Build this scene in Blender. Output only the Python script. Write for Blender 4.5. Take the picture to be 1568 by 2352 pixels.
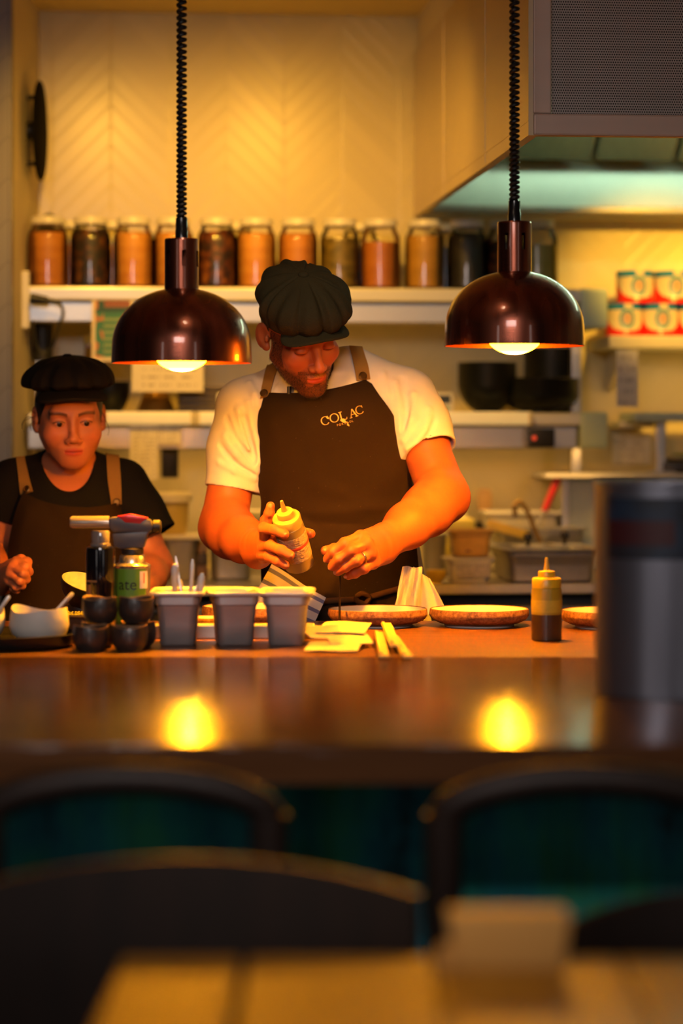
import bpy, bmesh, math, random
import numpy as np
from mathutils import Vector, Matrix, Euler

for o in list(bpy.data.objects):
    bpy.data.objects.remove(o, do_unlink=True)
SC = bpy.context.scene
COL = SC.collection
random.seed(7)
RNG = np.random.default_rng(11)
PI = math.pi

# ------------------------------------------------------------------ camera, world, lights, exposure
FPX = 85.0 / 36.0 * 2352.0
CX, HY, CZ = 784.0, 985.0, 1.36          # principal column, horizon row, camera height
cam = bpy.data.cameras.new('camera'); cam_o = bpy.data.objects.new('camera', cam); COL.objects.link(cam_o)
cam.sensor_fit = 'AUTO'; cam.sensor_width = 36.0; cam.lens = 85.0
cam.shift_y = -(1176.0 - HY) / 2352.0
cam_o.location = (0, 0, CZ); cam_o.rotation_euler = (PI / 2, 0, 0)
cam.clip_start = 0.05; cam.clip_end = 60
cam.dof.use_dof = True; cam.dof.focus_distance = 4.93; cam.dof.aperture_fstop = 1.6
SC.camera = cam_o
SC.view_settings.view_transform = 'Standard'; SC.view_settings.look = 'None'
SC.view_settings.gamma = 1.0; SC.view_settings.exposure = 0.0
SC.view_settings.use_curve_mapping = False
SC.cycles.use_denoising = True
SC.cycles.max_bounces = 8; SC.cycles.transparent_max_bounces = 12
SC.cycles.caustics_reflective = False; SC.cycles.caustics_refractive = False
SC.cycles.sample_clamp_indirect = 6.0

W = bpy.data.worlds.new('world'); SC.world = W; W.use_nodes = True
W.node_tree.nodes['Background'].inputs[0].default_value = (1.0, 0.70, 0.50, 1)
W.node_tree.nodes['Background'].inputs[1].default_value = 0.006

def P(px, py, d):
    """world point seen at photo pixel (px, py) at distance d along the view axis"""
    return Vector(((px - CX) / FPX * d, d, CZ - (py - HY) / FPX * d))

def area_light(name, loc, target, size, energy, color, sy=None, spread=None):
    l = bpy.data.lights.new(name, 'AREA'); l.energy = energy; l.color = color
    l.shape = 'RECTANGLE'; l.size = size; l.size_y = sy or size
    if spread: l.spread = spread
    o = bpy.data.objects.new(name, l); COL.objects.link(o); o.location = loc
    o.rotation_euler = (Vector(target) - Vector(loc)).to_track_quat('-Z', 'Y').to_euler()
    return o

def spot_light(name, loc, target, energy, color, angle, blend=1.0, radius=0.05):
    l = bpy.data.lights.new(name, 'SPOT'); l.energy = energy; l.color = color
    l.spot_size = angle; l.spot_blend = blend; l.shadow_soft_size = radius
    o = bpy.data.objects.new(name, l); COL.objects.link(o); o.location = loc
    o.rotation_euler = (Vector(target) - Vector(loc)).to_track_quat('-Z', 'Y').to_euler()
    return o

# amber ceiling downlights of the kitchen, washing the back wall and the shelves
spot_light('kitchen_downlight', (-0.55, 5.25, 2.40), (-0.45, 6.72, 1.56), 58, (1.0, 0.48, 0.050), math.radians(72), 1.0, 0.05)
spot_light('kitchen_downlight', (0.0, 5.15, 2.40), (0.0, 6.75, 1.56), 58, (1.0, 0.48, 0.050), math.radians(70), 1.0, 0.05)
for hx in (0.92, 1.22, 1.52): spot_light('hood_fill', (hx, 5.55, 2.22), (hx - 0.04, 6.82, 1.68), 112, (1.0, 0.52, 0.06), math.radians(32), 1.0, 0.03)  # unseen warm fill inside the hood, added to light the right wall
# unseen amber fill added under both gantry tiers and the tin shelf
area_light('shelf_fill', (0.05, 6.52, 1.585), (0.05, 6.58, 0.9), 1.3, 0.35, (1.0, 0.50, 0.10), 0.03)
area_light('shelf_fill', (0.05, 6.48, 1.305), (0.05, 6.55, 0.9), 1.3, 2.4, (1.0, 0.52, 0.13), 0.03)
area_light('shelf_fill', (1.25, 6.60, 1.515), (1.25, 6.75, 1.0), 1.0, 1.0, (1.0, 0.52, 0.14), 0.03)
# warm white spot over the line, in front of the cooks
spot_light('line_light', (-0.12, 3.75, 2.42), (0.02, 5.2, 1.30), 20, (1.0, 0.72, 0.45), math.radians(42), 1.0, 0.08)
# amber pendant over the near dining table
spot_light('dining_pendant', (-0.10, 1.75, 2.20), (0.02, 2.18, 0.83), 30, (1.0, 0.50, 0.06), math.radians(34), 1.0, 0.05)
# windows of the dining room far behind the camera (cool daylight)
area_light('dining_window_light', (-4.3, -3.2, 1.9), (0, 5.0, 1.3), 0.5, 12, (1.0, 0.86, 0.78), 2.2)
area_light('dining_window_light', (3.6, -3.4, 1.9), (0, 5.0, 1.3), 0.5, 9, (1.0, 0.86, 0.78), 2.2)
# soft unseen fill over the camera, added to brighten the front of the pass
area_light('dining_fill_light', (-0.3, 0.9, 2.44), (0.0, 4.5, 1.15), 1.1, 7.0, (1.0, 0.86, 0.80), 0.8, math.radians(62))

# ------------------------------------------------------------------ materials
MATS = {}
def S(r, g, b):
    f = lambda c: ((c / 255.0) / 12.92 if c / 255.0 <= 0.04045 else ((c / 255.0 + 0.055) / 1.055) ** 2.4)
    return (f(r), f(g), f(b))

class NT:
    """short-hand for building node trees"""
    def __init__(self, name):
        self.m = bpy.data.materials.new(name); self.m.use_nodes = True
        self.t = self.m.node_tree; self.n = self.t.nodes; self.l = self.t.links
        self.b = self.n['Principled BSDF']
    def node(self, typ, **kw):
        n = self.n.new(typ)
        for k, v in kw.items():
            if k.startswith('i_'):
                n.inputs[k[2:].replace('_', ' ')].default_value = v
            else:
                setattr(n, k, v)
        return n
    def link(self, a, b): self.l.new(a, b)
    def math(self, op, a, b=None, c=None):
        n = self.n.new('ShaderNodeMath'); n.operation = op
        for i, v in enumerate((a, b, c)):
            if v is None: continue
            if isinstance(v, (int, float)): n.inputs[i].default_value = v
            else: self.l.new(v, n.inputs[i])
        return n.outputs[0]
    def mix(self, f, a, b):
        n = self.n.new('ShaderNodeMix'); n.data_type = 'RGBA'
        for s, v in ((n.inputs['Factor'], f), (n.inputs[6], a), (n.inputs[7], b)):
            if isinstance(v, (int, float)): s.default_value = v
            elif isinstance(v, tuple): s.default_value = (*v[:3], 1)
            else: self.l.new(v, s)
        return n.outputs[2]
    def coord(self, kind='Object', scale=(1, 1, 1), rot=(0, 0, 0)):
        c = self.n.new('ShaderNodeTexCoord'); mp = self.n.new('ShaderNodeMapping')
        mp.inputs['Scale'].default_value = scale; mp.inputs['Rotation'].default_value = rot
        self.l.new(c.outputs[kind], mp.inputs['Vector']); return mp.outputs[0]
    def noise(self, vec, scale, detail=3, rough=0.5):
        n = self.n.new('ShaderNodeTexNoise'); n.inputs['Scale'].default_value = scale
        n.inputs['Detail'].default_value = detail; n.inputs['Roughness'].default_value = rough
        if vec is not None: self.l.new(vec, n.inputs['Vector'])
        return n.outputs['Fac']
    def ramp(self, f, stops, interp='LINEAR'):
        r = self.n.new('ShaderNodeValToRGB'); r.color_ramp.interpolation = interp
        e = r.color_ramp.elements
        while len(e) > 1: e.remove(e[-1])
        e[0].position = stops[0][0]; e[0].color = (*stops[0][1], 1)
        for p, c in stops[1:]:
            x = e.new(p); x.color = (*c, 1)
        self.l.new(f, r.inputs[0]); return r.outputs[0]
    def bump(self, h, strength=0.3, dist=0.002):
        b = self.n.new('ShaderNodeBump'); b.inputs['Strength'].default_value = strength
        b.inputs['Distance'].default_value = dist; self.l.new(h, b.inputs['Height'])
        self.l.new(b.outputs[0], self.b.inputs['Normal']); return b
    def set(self, **kw):
        for k, v in kw.items():
            s = self.b.inputs[k.replace('_', ' ')]
            if isinstance(v, tuple): s.default_value = (*v[:3], 1)
            elif isinstance(v, (int, float)): s.default_value = v
            else: self.l.new(v, s)
        return self.m

def plain(name, col, rough=0.5, metal=0.0, var=0.10, scale=25, bump=0.0, bscale=80, coat=0.0, spec=0.5, trans=0.0, stretch=(1, 1, 1), alpha=None, ior=None, sheen=0.0, emis=None, estr=0.0):
    """a simple surface with a little procedural variation of tone"""
    if name in MATS: return MATS[name]
    t = NT(name)
    v = t.coord('Object', stretch)
    n = t.noise(v, scale)
    lo = tuple(c * (1 - var) for c in col); hi = tuple(min(1, c * (1 + var)) for c in col)
    t.set(Base_Color=t.mix(n, lo, hi), Roughness=rough, Metallic=metal)
    t.b.inputs['Specular IOR Level'].default_value = spec
    if coat: t.b.inputs['Coat Weight'].default_value = coat; t.b.inputs['Coat Roughness'].default_value = 0.08
    if trans: t.b.inputs['Transmission Weight'].default_value = trans
    if ior: t.b.inputs['IOR'].default_value = ior
    if sheen: t.b.inputs['Sheen Weight'].default_value = sheen
    if alpha is not None: t.b.inputs['Alpha'].default_value = alpha
    if emis: t.b.inputs['Emission Color'].default_value = (*emis, 1); t.b.inputs['Emission Strength'].default_value = estr
    if bump: t.bump(t.noise(v, bscale, 4), bump, 0.003)
    MATS[name] = t.m; return t.m

def chevron_tiles(name, col, grout, tile_w=0.15, tile_h=0.05, rough=0.25, axis_u=0):
    """glazed tiles laid in slanting courses that meet in a zigzag, joints and a small lean per tile"""
    t = NT(name)
    c = t.node('ShaderNodeTexCoord'); s = t.node('ShaderNodeSeparateXYZ'); t.link(c.outputs['Object'], s.inputs[0])
    u, z = s.outputs[axis_u], s.outputs[2]
    cu = t.math('DIVIDE', u, tile_w); cell = t.math('FLOOR', cu)
    tri = t.math('PINGPONG', u, tile_w)
    v = t.math('ADD', z, tri); cv = t.math('DIVIDE', v, tile_h); row = t.math('FLOOR', cv)
    fr = t.math('FRACT', cv); fu = t.math('FRACT', cu)
    ev = t.math('MINIMUM', fr, t.math('SUBTRACT', 1.0, fr)); eu = t.math('MINIMUM', fu, t.math('SUBTRACT', 1.0, fu))
    e = t.math('MINIMUM', t.math('MULTIPLY', ev, tile_h), t.math('MULTIPLY', eu, tile_w))
    joint = t.math('SMOOTH_MIN', t.math('DIVIDE', e, 0.0022), 1.0, 0.2)
    wn = t.node('ShaderNodeTexWhiteNoise', noise_dimensions='2D')
    cb = t.node('ShaderNodeCombineXYZ'); t.link(cell, cb.inputs[0]); t.link(row, cb.inputs[1]); t.link(cb.outputs[0], wn.inputs['Vector'])
    r = wn.outputs['Value']
    tone = t.mix(r, tuple(x * 0.93 for x in col), col)
    t.set(Base_Color=t.mix(joint, grout, tone), Roughness=rough)
    lean = t.math('MULTIPLY', t.math('SUBTRACT', r, 0.5), t.math('MULTIPLY', fr, 0.6))
    wav = t.noise(t.coord('Object'), 18, 2)
    t.bump(t.math('ADD', t.math('ADD', joint, lean), t.math('MULTIPLY', wav, 0.5)), 0.14, 0.003)
    MATS[name] = t.m; return t.m

def wood(name, dark, light, rough=0.3, scale=6, stretch=(0.3, 6, 6), coat=0.0, bump=0.06):
    t = NT(name); v = t.coord('Object', stretch)
    n1 = t.noise(v, scale, 6, 0.6); n2 = t.noise(v, scale * 7, 3)
    f = t.math('ADD', t.math('MULTIPLY', n1, 0.75), t.math('MULTIPLY', n2, 0.25))
    t.set(Base_Color=t.ramp(f, [(0.32, dark), (0.52, tuple((a + b) / 2 for a, b in zip(dark, light))), (0.7, light)]), Roughness=rough)
    if coat: t.b.inputs['Coat Weight'].default_value = coat; t.b.inputs['Coat Roughness'].default_value = 0.12
    t.bump(f, bump, 0.002); MATS[name] = t.m; return t.m

# ------------------------------------------------------------------ mesh helpers
class MB:
    """collects shapes into ONE mesh"""
    def __init__(self): self.v = []; self.f = []
    def add(self, vs, fs, M=None):
        o = len(self.v)
        if M is not None: vs = [M @ Vector(p) for p in vs]
        self.v += [tuple(p) for p in vs]; self.f += [tuple(o + i for i in f) for f in fs]; return self
    def bm(self, b, M=None):
        b.verts.ensure_lookup_table(); b.verts.index_update()
        self.add([v.co[:] for v in b.verts], [[v.index for v in f.verts] for f in b.faces], M); b.free(); return self
    def box(self, c, s, bev=0.0, seg=2, M=None):
        b = bmesh.new(); bmesh.ops.create_cube(b, size=1.0)
        bmesh.ops.scale(b, vec=s, verts=b.verts); bmesh.ops.translate(b, vec=c, verts=b.verts)
        if bev > 0: bmesh.ops.bevel(b, geom=b.edges[:], offset=bev, segments=seg, profile=0.6, affect='EDGES')
        return self.bm(b, M)
    def lathe(self, prof, seg=48, c=(0, 0, 0), M=None, wob=None, sx=1.0, sy=1.0):
        """revolve (r, z) pairs about z; a radius of 0 closes the end"""
        vs, fs, rings = [], [], []
        for k, (r, z) in enumerate(prof):
            if r < 1e-6:
                rings.append([len(vs)]); vs.append((c[0], c[1], c[2] + z)); continue
            ring = []
            for i in range(seg):
                a = 2 * PI * i / seg
                rr, zz = (r, z) if wob is None else wob(r, z, a, k)
                ring.append(len(vs)); vs.append((c[0] + rr * sx * math.cos(a), c[1] + rr * sy * math.sin(a), c[2] + zz))
            rings.append(ring)
        for A, B in zip(rings, rings[1:]):
            for i in range(seg):
                j = (i + 1) % seg
                if len(A) == 1 and len(B) == 1: continue
                if len(A) == 1: fs.append((A[0], B[j], B[i]))
                elif len(B) == 1: fs.append((A[i], A[j], B[0]))
                else: fs.append((A[i], A[j], B[j], B[i]))
        return self.add(vs, fs, M)
    def tube(self, pts, rad, seg=12, closed=False, M=None, flat=None, caps=True):
        pts = [Vector(p) for p in pts]; n = len(pts)
        rad = rad if isinstance(rad, (list, tuple)) else [rad] * n
        vs, fs, rings = [], [], []; up = None
        for i, p in enumerate(pts):
            a = pts[(i - 1) % n] if (closed or i > 0) else p; b = pts[(i + 1) % n] if (closed or i < n - 1) else p
            t = (b - a).normalized()
            if up is None:
                up = Vector((0, 0, 1)) if abs(t.z) < 0.9 else Vector((1, 0, 0))
            up = (up - t * up.dot(t)).normalized(); sd = t.cross(up)
            ring = []
            for k in range(seg):
                an = 2 * PI * k / seg; fx = flat if flat else 1.0
                q = p + (up * math.cos(an) + sd * math.sin(an) * fx) * rad[i]
                ring.append(len(vs)); vs.append(q)
            rings.append(ring)
        m = n if closed else n - 1
        for i in range(m):
            A, B = rings[i], rings[(i + 1) % n]
            for k in range(seg): fs.append((A[k], A[(k + 1) % seg], B[(k + 1) % seg], B[k]))
        if not closed and caps: fs.append(tuple(reversed(rings[0]))); fs.append(tuple(rings[-1]))
        return self.add(vs, fs, M)
    def prism(self, poly, depth, M=None, bev=0.0):
        """extrude an outline in (x, z) by depth along y, centred on y = 0"""
        b = bmesh.new(); vs = [b.verts.new((x, -depth / 2, z)) for x, z in poly]
        f = b.faces.new(vs); r = bmesh.ops.extrude_face_region(b, geom=[f])
        bmesh.ops.translate(b, vec=(0, depth, 0), verts=[g for g in r['geom'] if isinstance(g, bmesh.types.BMVert)])
        bmesh.ops.recalc_face_normals(b, faces=b.faces)
        if bev: bmesh.ops.bevel(b, geom=b.edges[:], offset=bev, segments=2, profile=0.6, affect='EDGES')
        return self.bm(b, M)
    def sheet(self, fn, nu, nv, thick=0.0):
        """a surface fn(u, v) -> point, thickened along its normals"""
        g = [[Vector(fn(i / nu, j / nv)) for j in range(nv + 1)] for i in range(nu + 1)]
        if thick <= 0:
            o = [p for r in g for p in r]; idx = lambda i, j: i * (nv + 1) + j
            return self.add(o, [(idx(i, j), idx(i + 1, j), idx(i + 1, j + 1), idx(i, j + 1)) for i in range(nu) for j in range(nv)])
        top, bot = [], []
        for i in range(nu + 1):
            for j in range(nv + 1):
                du = g[min(i + 1, nu)][j] - g[max(i - 1, 0)][j]; dv = g[i][min(j + 1, nv)] - g[i][max(j - 1, 0)]
                n = du.cross(dv); n = n.normalized() if n.length > 1e-9 else Vector((0, 0, 1))
                top.append(g[i][j] + n * thick / 2); bot.append(g[i][j] - n * thick / 2)
        N = (nu + 1) * (nv + 1); idx = lambda i, j: i * (nv + 1) + j
        fs = []
        for i in range(nu):
            for j in range(nv):
                q = (idx(i, j), idx(i + 1, j), idx(i + 1, j + 1), idx(i, j + 1)); fs.append(q); fs.append(tuple(N + k for k in reversed(q)))
        edge = [idx(i, 0) for i in range(nu + 1)] + [idx(nu, j) for j in range(1, nv + 1)] + [idx(i, nv) for i in range(nu - 1, -1, -1)] + [idx(0, j) for j in range(nv - 1, 0, -1)]
        for a, b_ in zip(edge, edge[1:] + edge[:1]): fs.append((b_, a, N + a, N + b_))
        return self.add(top + bot, fs)
    def build(self, name, mat, parent=None, smooth=True, angle=40, loc=None, sub=0):
        me = bpy.data.meshes.new(name); me.from_pydata(self.v, [], self.f); me.update()
        b = bmesh.new(); b.from_mesh(me); bmesh.ops.recalc_face_normals(b, faces=b.faces)
        if smooth:
            for f in b.faces: f.smooth = True
            lim = math.radians(angle)
            for e in b.edges:
                if len(e.link_faces) == 2 and e.calc_face_angle(0) > lim: e.smooth = False
        b.to_mesh(me); b.free()
        o = bpy.data.objects.new(name, me); COL.objects.link(o)
        if mat is not None: me.materials.append(mat)
        if parent is not None: o.parent = parent
        if loc is not None: o.location = loc
        if sub:
            md = o.modifiers.new('s', 'SUBSURF'); md.levels = sub; md.render_levels = sub
        return o

def thing(name, label, cat, loc=(0, 0, 0), rotz=0.0, group=None):
    o = bpy.data.objects.new(name, None); COL.objects.link(o); o.empty_display_size = 0.05
    o.location = loc; o.rotation_euler = (0, 0, rotz)
    o['label'] = label; o['category'] = cat
    if group: o['group'] = group
    return o
def tag(o, label, cat, group=None):
    o['label'] = label; o['category'] = cat
    if group: o['group'] = group
    return o
def struct(o): o['kind'] = 'structure'; return o
def kids(o): return [c for c in bpy.data.objects if c.parent is o]
def dup(root, label, loc, rotz=None, group=None):
    def cp(o, parent):
        c = o.copy(); COL.objects.link(c); c.parent = parent
        for k in tree.get(o.name, []): cp(k, c)
        return c
    tree = {}
    for o in bpy.data.objects:
        if o.parent: tree.setdefault(o.parent.name, []).append(o)
    r = cp(root, None); r.location = loc; r['label'] = label
    if rotz is not None: r.rotation_euler = (0, 0, rotz)
    if group: r['group'] = group
    return r
def arc(c, r, a0, a1, n, plane='xz'):
    out = []
    for i in range(n + 1):
        a = a0 + (a1 - a0) * i / n
        x, y = r * math.cos(a), r * math.sin(a)
        out.append((c[0] + x, c[1], c[2] + y) if plane == 'xz' else (c[0] + x, c[1] + y, c[2]))
    return out
def smooth_path(pts, n=8):
    """Catmull-Rom through the points"""
    pts = [Vector(p) for p in pts]; out = []
    for i in range(len(pts) - 1):
        p0 = pts[max(i - 1, 0)]; p1 = pts[i]; p2 = pts[i + 1]; p3 = pts[min(i + 2, len(pts) - 1)]
        for k in range(n):
            t = k / n
            out.append(0.5 * ((2 * p1) + (p2 - p0) * t + (2 * p0 - 5 * p1 + 4 * p2 - p3) * t * t + (3 * p1 - p0 - 3 * p2 + p3) * t ** 3))
    out.append(pts[-1]); return out

# the kitchen's back wall stands slightly askew to the camera
TH = math.radians(5.3); CT, ST = math.cos(TH), math.sin(TH)
WALL0 = Vector((0, 6.735, 0)); WN = Vector((ST, -CT, 0)); WU = Vector((CT, ST, 0))
def K(px, py, off):
    """world point seen at (px, py) on the plane standing `off` metres in front of the back wall"""
    r = Vector(((px - CX) / FPX, 1.0, (HY - py) / FPX))
    d = (off + WN.dot(WALL0)) / WN.dot(r)
    return Vector((r.x * d, d, CZ + r.z * d))
def kscale(px, off): return K(px, HY, off).y / FPX      # metres per photo pixel there
def WL(u, off, z): return WALL0 + WU * u + WN * off + Vector((0, 0, z))
def uof(p): return (Vector((p[0], p[1], 0)) - WALL0).dot(WU)
# ------------------------------------------------------------------ materials used around the kitchen
m_wall = chevron_tiles('wall_tile', (0.78, 0.67, 0.34), (0.72, 0.61, 0.30), 0.16, 0.055, 0.28)
m_pillar = chevron_tiles('pillar_tile', (0.30, 0.28, 0.28), (0.13, 0.12, 0.12), 0.42, 0.105, 0.4)
m_plaster = plain('plaster', (0.78, 0.70, 0.55), 0.8, var=0.05, scale=3)
m_floor = plain('floor_concrete', (0.10, 0.085, 0.075), 0.5, var=0.3, scale=4)
m_steel = plain('brushed_steel', (0.60, 0.58, 0.55), 0.36, 0.9, var=0.08, scale=30, stretch=(1, 1, 12))
m_steel_d = plain('dull_steel', (0.42, 0.40, 0.38), 0.45, 0.85, var=0.12, scale=20, stretch=(8, 1, 1))
m_white = plain('white_coated_metal', (0.80, 0.77, 0.70), 0.35, var=0.04, scale=8)
m_cream = plain('cream_plastic', (0.82, 0.74, 0.52), 0.4, var=0.05)
m_black = plain('black_plastic', (0.012, 0.012, 0.013), 0.45, var=0.2)
m_blackg = plain('black_ceramic', (0.005, 0.006, 0.0055), 0.38, var=0.3, scale=40, spec=0.3)
m_paper = plain('paper', (0.85, 0.80, 0.72), 0.8, var=0.04, scale=40)
m_red = plain('red_plastic', (0.62, 0.02, 0.015), 0.35)
m_yellow = plain('yellow_plastic', (0.80, 0.55, 0.06), 0.4)
m_wood_l = wood('pale_wood', (0.42, 0.24, 0.08), (0.72, 0.46, 0.18), 0.5)
m_dark = plain('dark_lacquer', (0.02, 0.018, 0.018), 0.4)

# ------------------------------------------------------------------ room shell
HOOD_T = 2.409; CEIL = 2.51
struct(MB().box((0, 2.0, -0.05), (9, 12.6, 0.1)).build('floor', m_floor, smooth=False))
struct(MB().box((0, 2.9, CEIL + 0.05), (9, 8.4, 0.1)).build('ceiling', plain('ceiling_paint', (0.88, 0.74, 0.42), 0.9, var=0.03, scale=2), smooth=False))
wb = MB().box((0.6, 0.06, 1.255), (5.2, 0.12, 2.51)).build('wall_back', m_wall, smooth=False)
wb.location = WALL0; wb.rotation_euler = (0, 0, TH); struct(wb)
# left pier: tiled front, plastered return towards the back wall
XL = -0.832
lp = MB().box((XL - 1.0, 6.10 + 0.02, 1.255), (2.0, 0.04, 2.51)).build('wall_left', m_pillar, smooth=False); struct(lp)
lr = MB().box((XL - 0.02, 6.40, 1.255), (0.04, 0.52, 2.51)).build('wall_left_return', m_plaster, smooth=False); struct(lr)
wr = MB().box((2.6, 5.0, 1.255), (0.12, 3.6, 2.51)).build('wall_right', m_plaster, smooth=False); struct(wr)
# lowered plaster casing above the hood
u0 = uof((0.2115, 6.75)); HDEP = 1.895
cas = MB().box((u0 + 1.1, -HDEP / 2 - 0.04, (HOOD_T + CEIL) / 2), (2.2, HDEP + 0.06, CEIL - HOOD_T)).build('trim_hood_casing', m_plaster, smooth=False)
cas.location = WALL0; cas.rotation_euler = (0, 0, TH); struct(cas)

# ------------------------------------------------------------------ extraction hood
def hood():
    t = thing('extraction_hood', 'large steel extraction hood with mesh front above the cooking line', 'extractor hood', WL(u0, 0, 0), TH)
    HB = 1.951; Wd = 2.1; th = 0.02
    MB().prism([(0, HB), (HDEP, HB), (HDEP, HOOD_T), (0, HOOD_T)], th, M=Matrix.Rotation(-PI / 2, 4, 'Z') @ Matrix.Translation((0, 0, 0))).build('side_panel', plain('hood_side', (0.66, 0.54, 0.34), 0.36, 0.5, var=0.06, scale=6), t, False)
    sd = MB()
    for o in (0.62, 1.32): sd.box((-0.0102, -o, 2.18), (0.001, 0.004, 0.45))
    sd.box((-0.0102, -HDEP / 2, HB + 0.03), (0.001, HDEP, 0.003))
    sd.build('panel_seam', plain('hood_side', (0.46, 0.39, 0.28), 0.34, 0.7), t, False)
    fr = MB(); fr.box((Wd / 2, -HDEP + 0.01, HB + 0.022), (Wd, 0.03, 0.044), 0.004)
    fr.box((0.018, -HDEP + 0.0115, (HB + 0.044 + HOOD_T) / 2), (0.037, 0.03, HOOD_T - HB - 0.044), 0.003)
    fr.build('front_frame', plain('hood_frame', (0.56, 0.44, 0.36), 0.5, 0.25, var=0.08, scale=5, stretch=(0.4, 1, 6)), t, False)
    # perforated front
    n = NT('perforated_steel'); s = n.node('ShaderNodeSeparateXYZ'); n.link(n.node('ShaderNodeTexCoord').outputs['Object'], s.inputs[0])
    x = n.math('ADD', n.math('MULTIPLY', s.outputs[0], 210), n.math('MULTIPLY', n.math('FLOOR', n.math('MULTIPLY', s.outputs[2], 190)), 0.5))
    fx = n.math('SUBTRACT', n.math('FRACT', x), 0.5); fz = n.math('SUBTRACT', n.math('FRACT', n.math('MULTIPLY', s.outputs[2], 190)), 0.5)
    hole = n.math('LESS_THAN', n.math('ADD', n.math('MULTIPLY', fx, fx), n.math('MULTIPLY', fz, fz)), 0.10)
    band = n.noise(n.coord('Object', (0.6, 1, 22)), 5, 3)
    n.set(Base_Color=n.mix(hole, n.mix(band, (0.34, 0.30, 0.27), (0.52, 0.46, 0.42)), (0.03, 0.026, 0.022)), Metallic=0.2, Roughness=0.45)
    MB().box((Wd / 2 + 0.02, -HDEP + 0.022, (HB + 0.045 + HOOD_T) / 2), (Wd - 0.04, 0.012, HOOD_T - HB - 0.045)).build('mesh_front', n.m, t, False)
    MB().box((Wd / 2, -0.055, 2.02), (Wd, 0.03, 0.15), 0.004).build('back_plate', plain('hood_inner', (0.88, 0.92, 0.84), 0.5, 0.0, var=0.04), t, False)
    bf = MB()
    for k in range(9):
        M = Matrix.Translation((0.12 + k * 0.23, -0.36, 2.27)) @ Matrix.Rotation(math.radians(-38), 4, 'X')
        bf.box((0, 0, 0), (0.215, 0.52, 0.03), 0.004, M=M)
    bf.build('baffle_filter', plain('filter_steel', (0.16, 0.16, 0.10), 0.4, 0.6, var=0.3, scale=30, stretch=(6, 1, 1)), t, False)
    MB().box((Wd / 2, -0.10, HB + 0.012), (Wd, 0.10, 0.02), 0.004).build('grease_gutter', m_steel_d, t, False)
    MB().box((Wd / 2, -HDEP / 2, HOOD_T - 0.01), (Wd, HDEP, 0.02)).build('roof_panel', m_steel_d, t, False)
    fx = MB(); fx.box((0.95, -0.50, 2.235), (1.6, 0.10, 0.02), 0.004); fx.box((0.95, -0.50, 2.150), (1.6, 0.17, 0.008), 0.002)  # lower plate: unseen tray added to keep tube light off wall and bench
    for ux in (0.17, 1.73): fx.box((ux, -0.50, 2.19), (0.02, 0.12, 0.09))
    f = fx.build('light_fixture', m_white, t, False)
    tb = MB()
    tb.tube([(0.2, -0.50, 2.193), (1.7, -0.50, 2.193)], 0.013, 12)
    e = plain('fluorescent_tube', (0.8, 0.9, 0.8), 0.4, emis=(0.66, 1.0, 0.70), estr=32)
    tb.build('tube_lamp', e, f)
hood()

# ------------------------------------------------------------------ two-tier steel gantry in front of the back wall
GO = 0.36
gl, gr = K(62, 655, GO), K(1396, 670, GO)
ugl, ugr = uof(gl), uof(gr)
m_gantry = plain('gantry_white', (0.76, 0.74, 0.68), 0.3, 0.15, var=0.05, scale=6)
zU = K(700, 660, GO).z; zUr = K(700, 692, GO).z; zUb = K(700, 742, GO - 0.05).z
zL = K(1100, 948, GO).z; zLr = K(1100, 978, GO).z; zLb = K(1100, 1030, GO - 0.05).z
BEN_Z = 0.972
def gantry():
    t = thing('steel_gantry', 'two-tier white steel gantry shelf carrying the jars and black bowls', 'shelf', WL(0, 0, 0), TH)
    up = lambda zt, zb: MB().box(((ugl + ugr) / 2, -GO / 2 - 0.005, (zt + zb) / 2), (ugr - ugl, GO - 0.03, zt - zb), 0.006)
    up(zU, zUr).build('upper_shelf', m_gantry, t, False)
    up(zL, zLr).build('lower_shelf', m_gantry, t, False)
    ur = uof(K(1330, 700, GO))
    for nm, zt, zb in (('upper_rail', zUr, zUb), ('lower_rail', zLr, zLb)):
        MB().box(((ugl + ur) / 2, -GO + 0.06, (zt + zb) / 2 - 0.001), (ur - ugl, 0.06, zt - zb), 0.004).build(nm, m_steel, t, False)
    mint = plain('gantry_end_enamel', (0.60, 0.74, 0.58), 0.35, 0.0, var=0.04)
    ue = uof(K(1333, 700, GO))
    for zt, zb in ((zU + 0.002, zUb - 0.012), (zL + 0.002, zLb)):
        MB().box(((ue + ugr) / 2, -GO / 2 - 0.01, (zt + zb) / 2), (ugr - ue, GO - 0.02, zt - zb), 0.008).build('end_box', mint, t, False)
    up_ = uof(K(1347, 800, GO))
    zc = K(1400, 1096, 0.24).z + 0.012
    MB().box((up_, -0.20, (zU + zc) / 2), (0.026, 0.04, zU - zc - 0.002), 0.003).build('post', m_steel, t, False)
    MB().box((ugl + 0.03, -0.20, (zU + BEN_Z) / 2), (0.026, 0.04, zU - BEN_Z - 0.01), 0.003).build('post', m_steel, t, False)
    MB().box((ugl - 0.004, -GO + 0.03, (zU + zUb) / 2 + 0.01), (0.02, 0.06, 0.15), 0.004).build('wall_bracket', m_white, t, False)
gantry()
# cable plug and lead under the left end of the upper tier
def cable():
    p0 = K(70, 685, GO + 0.02)
    t = thing('power_cable', 'black plug and looping cable at the left end of the upper shelf', 'cable', p0)
    MB().tube([(0, 0, 0), (0.045, 0, -0.006)], [0.014, 0.010], 12).build('plug', m_black, t)
    pts = [K(x, y, GO + 0.02) - p0 for x, y in ((98, 688), (120, 690), (140, 700), (144, 722), (136, 745), (128, 775), (118, 800), (100, 812), (84, 795), (78, 762), (76, 735))]
    MB().tube(smooth_path(pts, 6), 0.0035, 8).build('lead', m_black, t)
cable()
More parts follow.
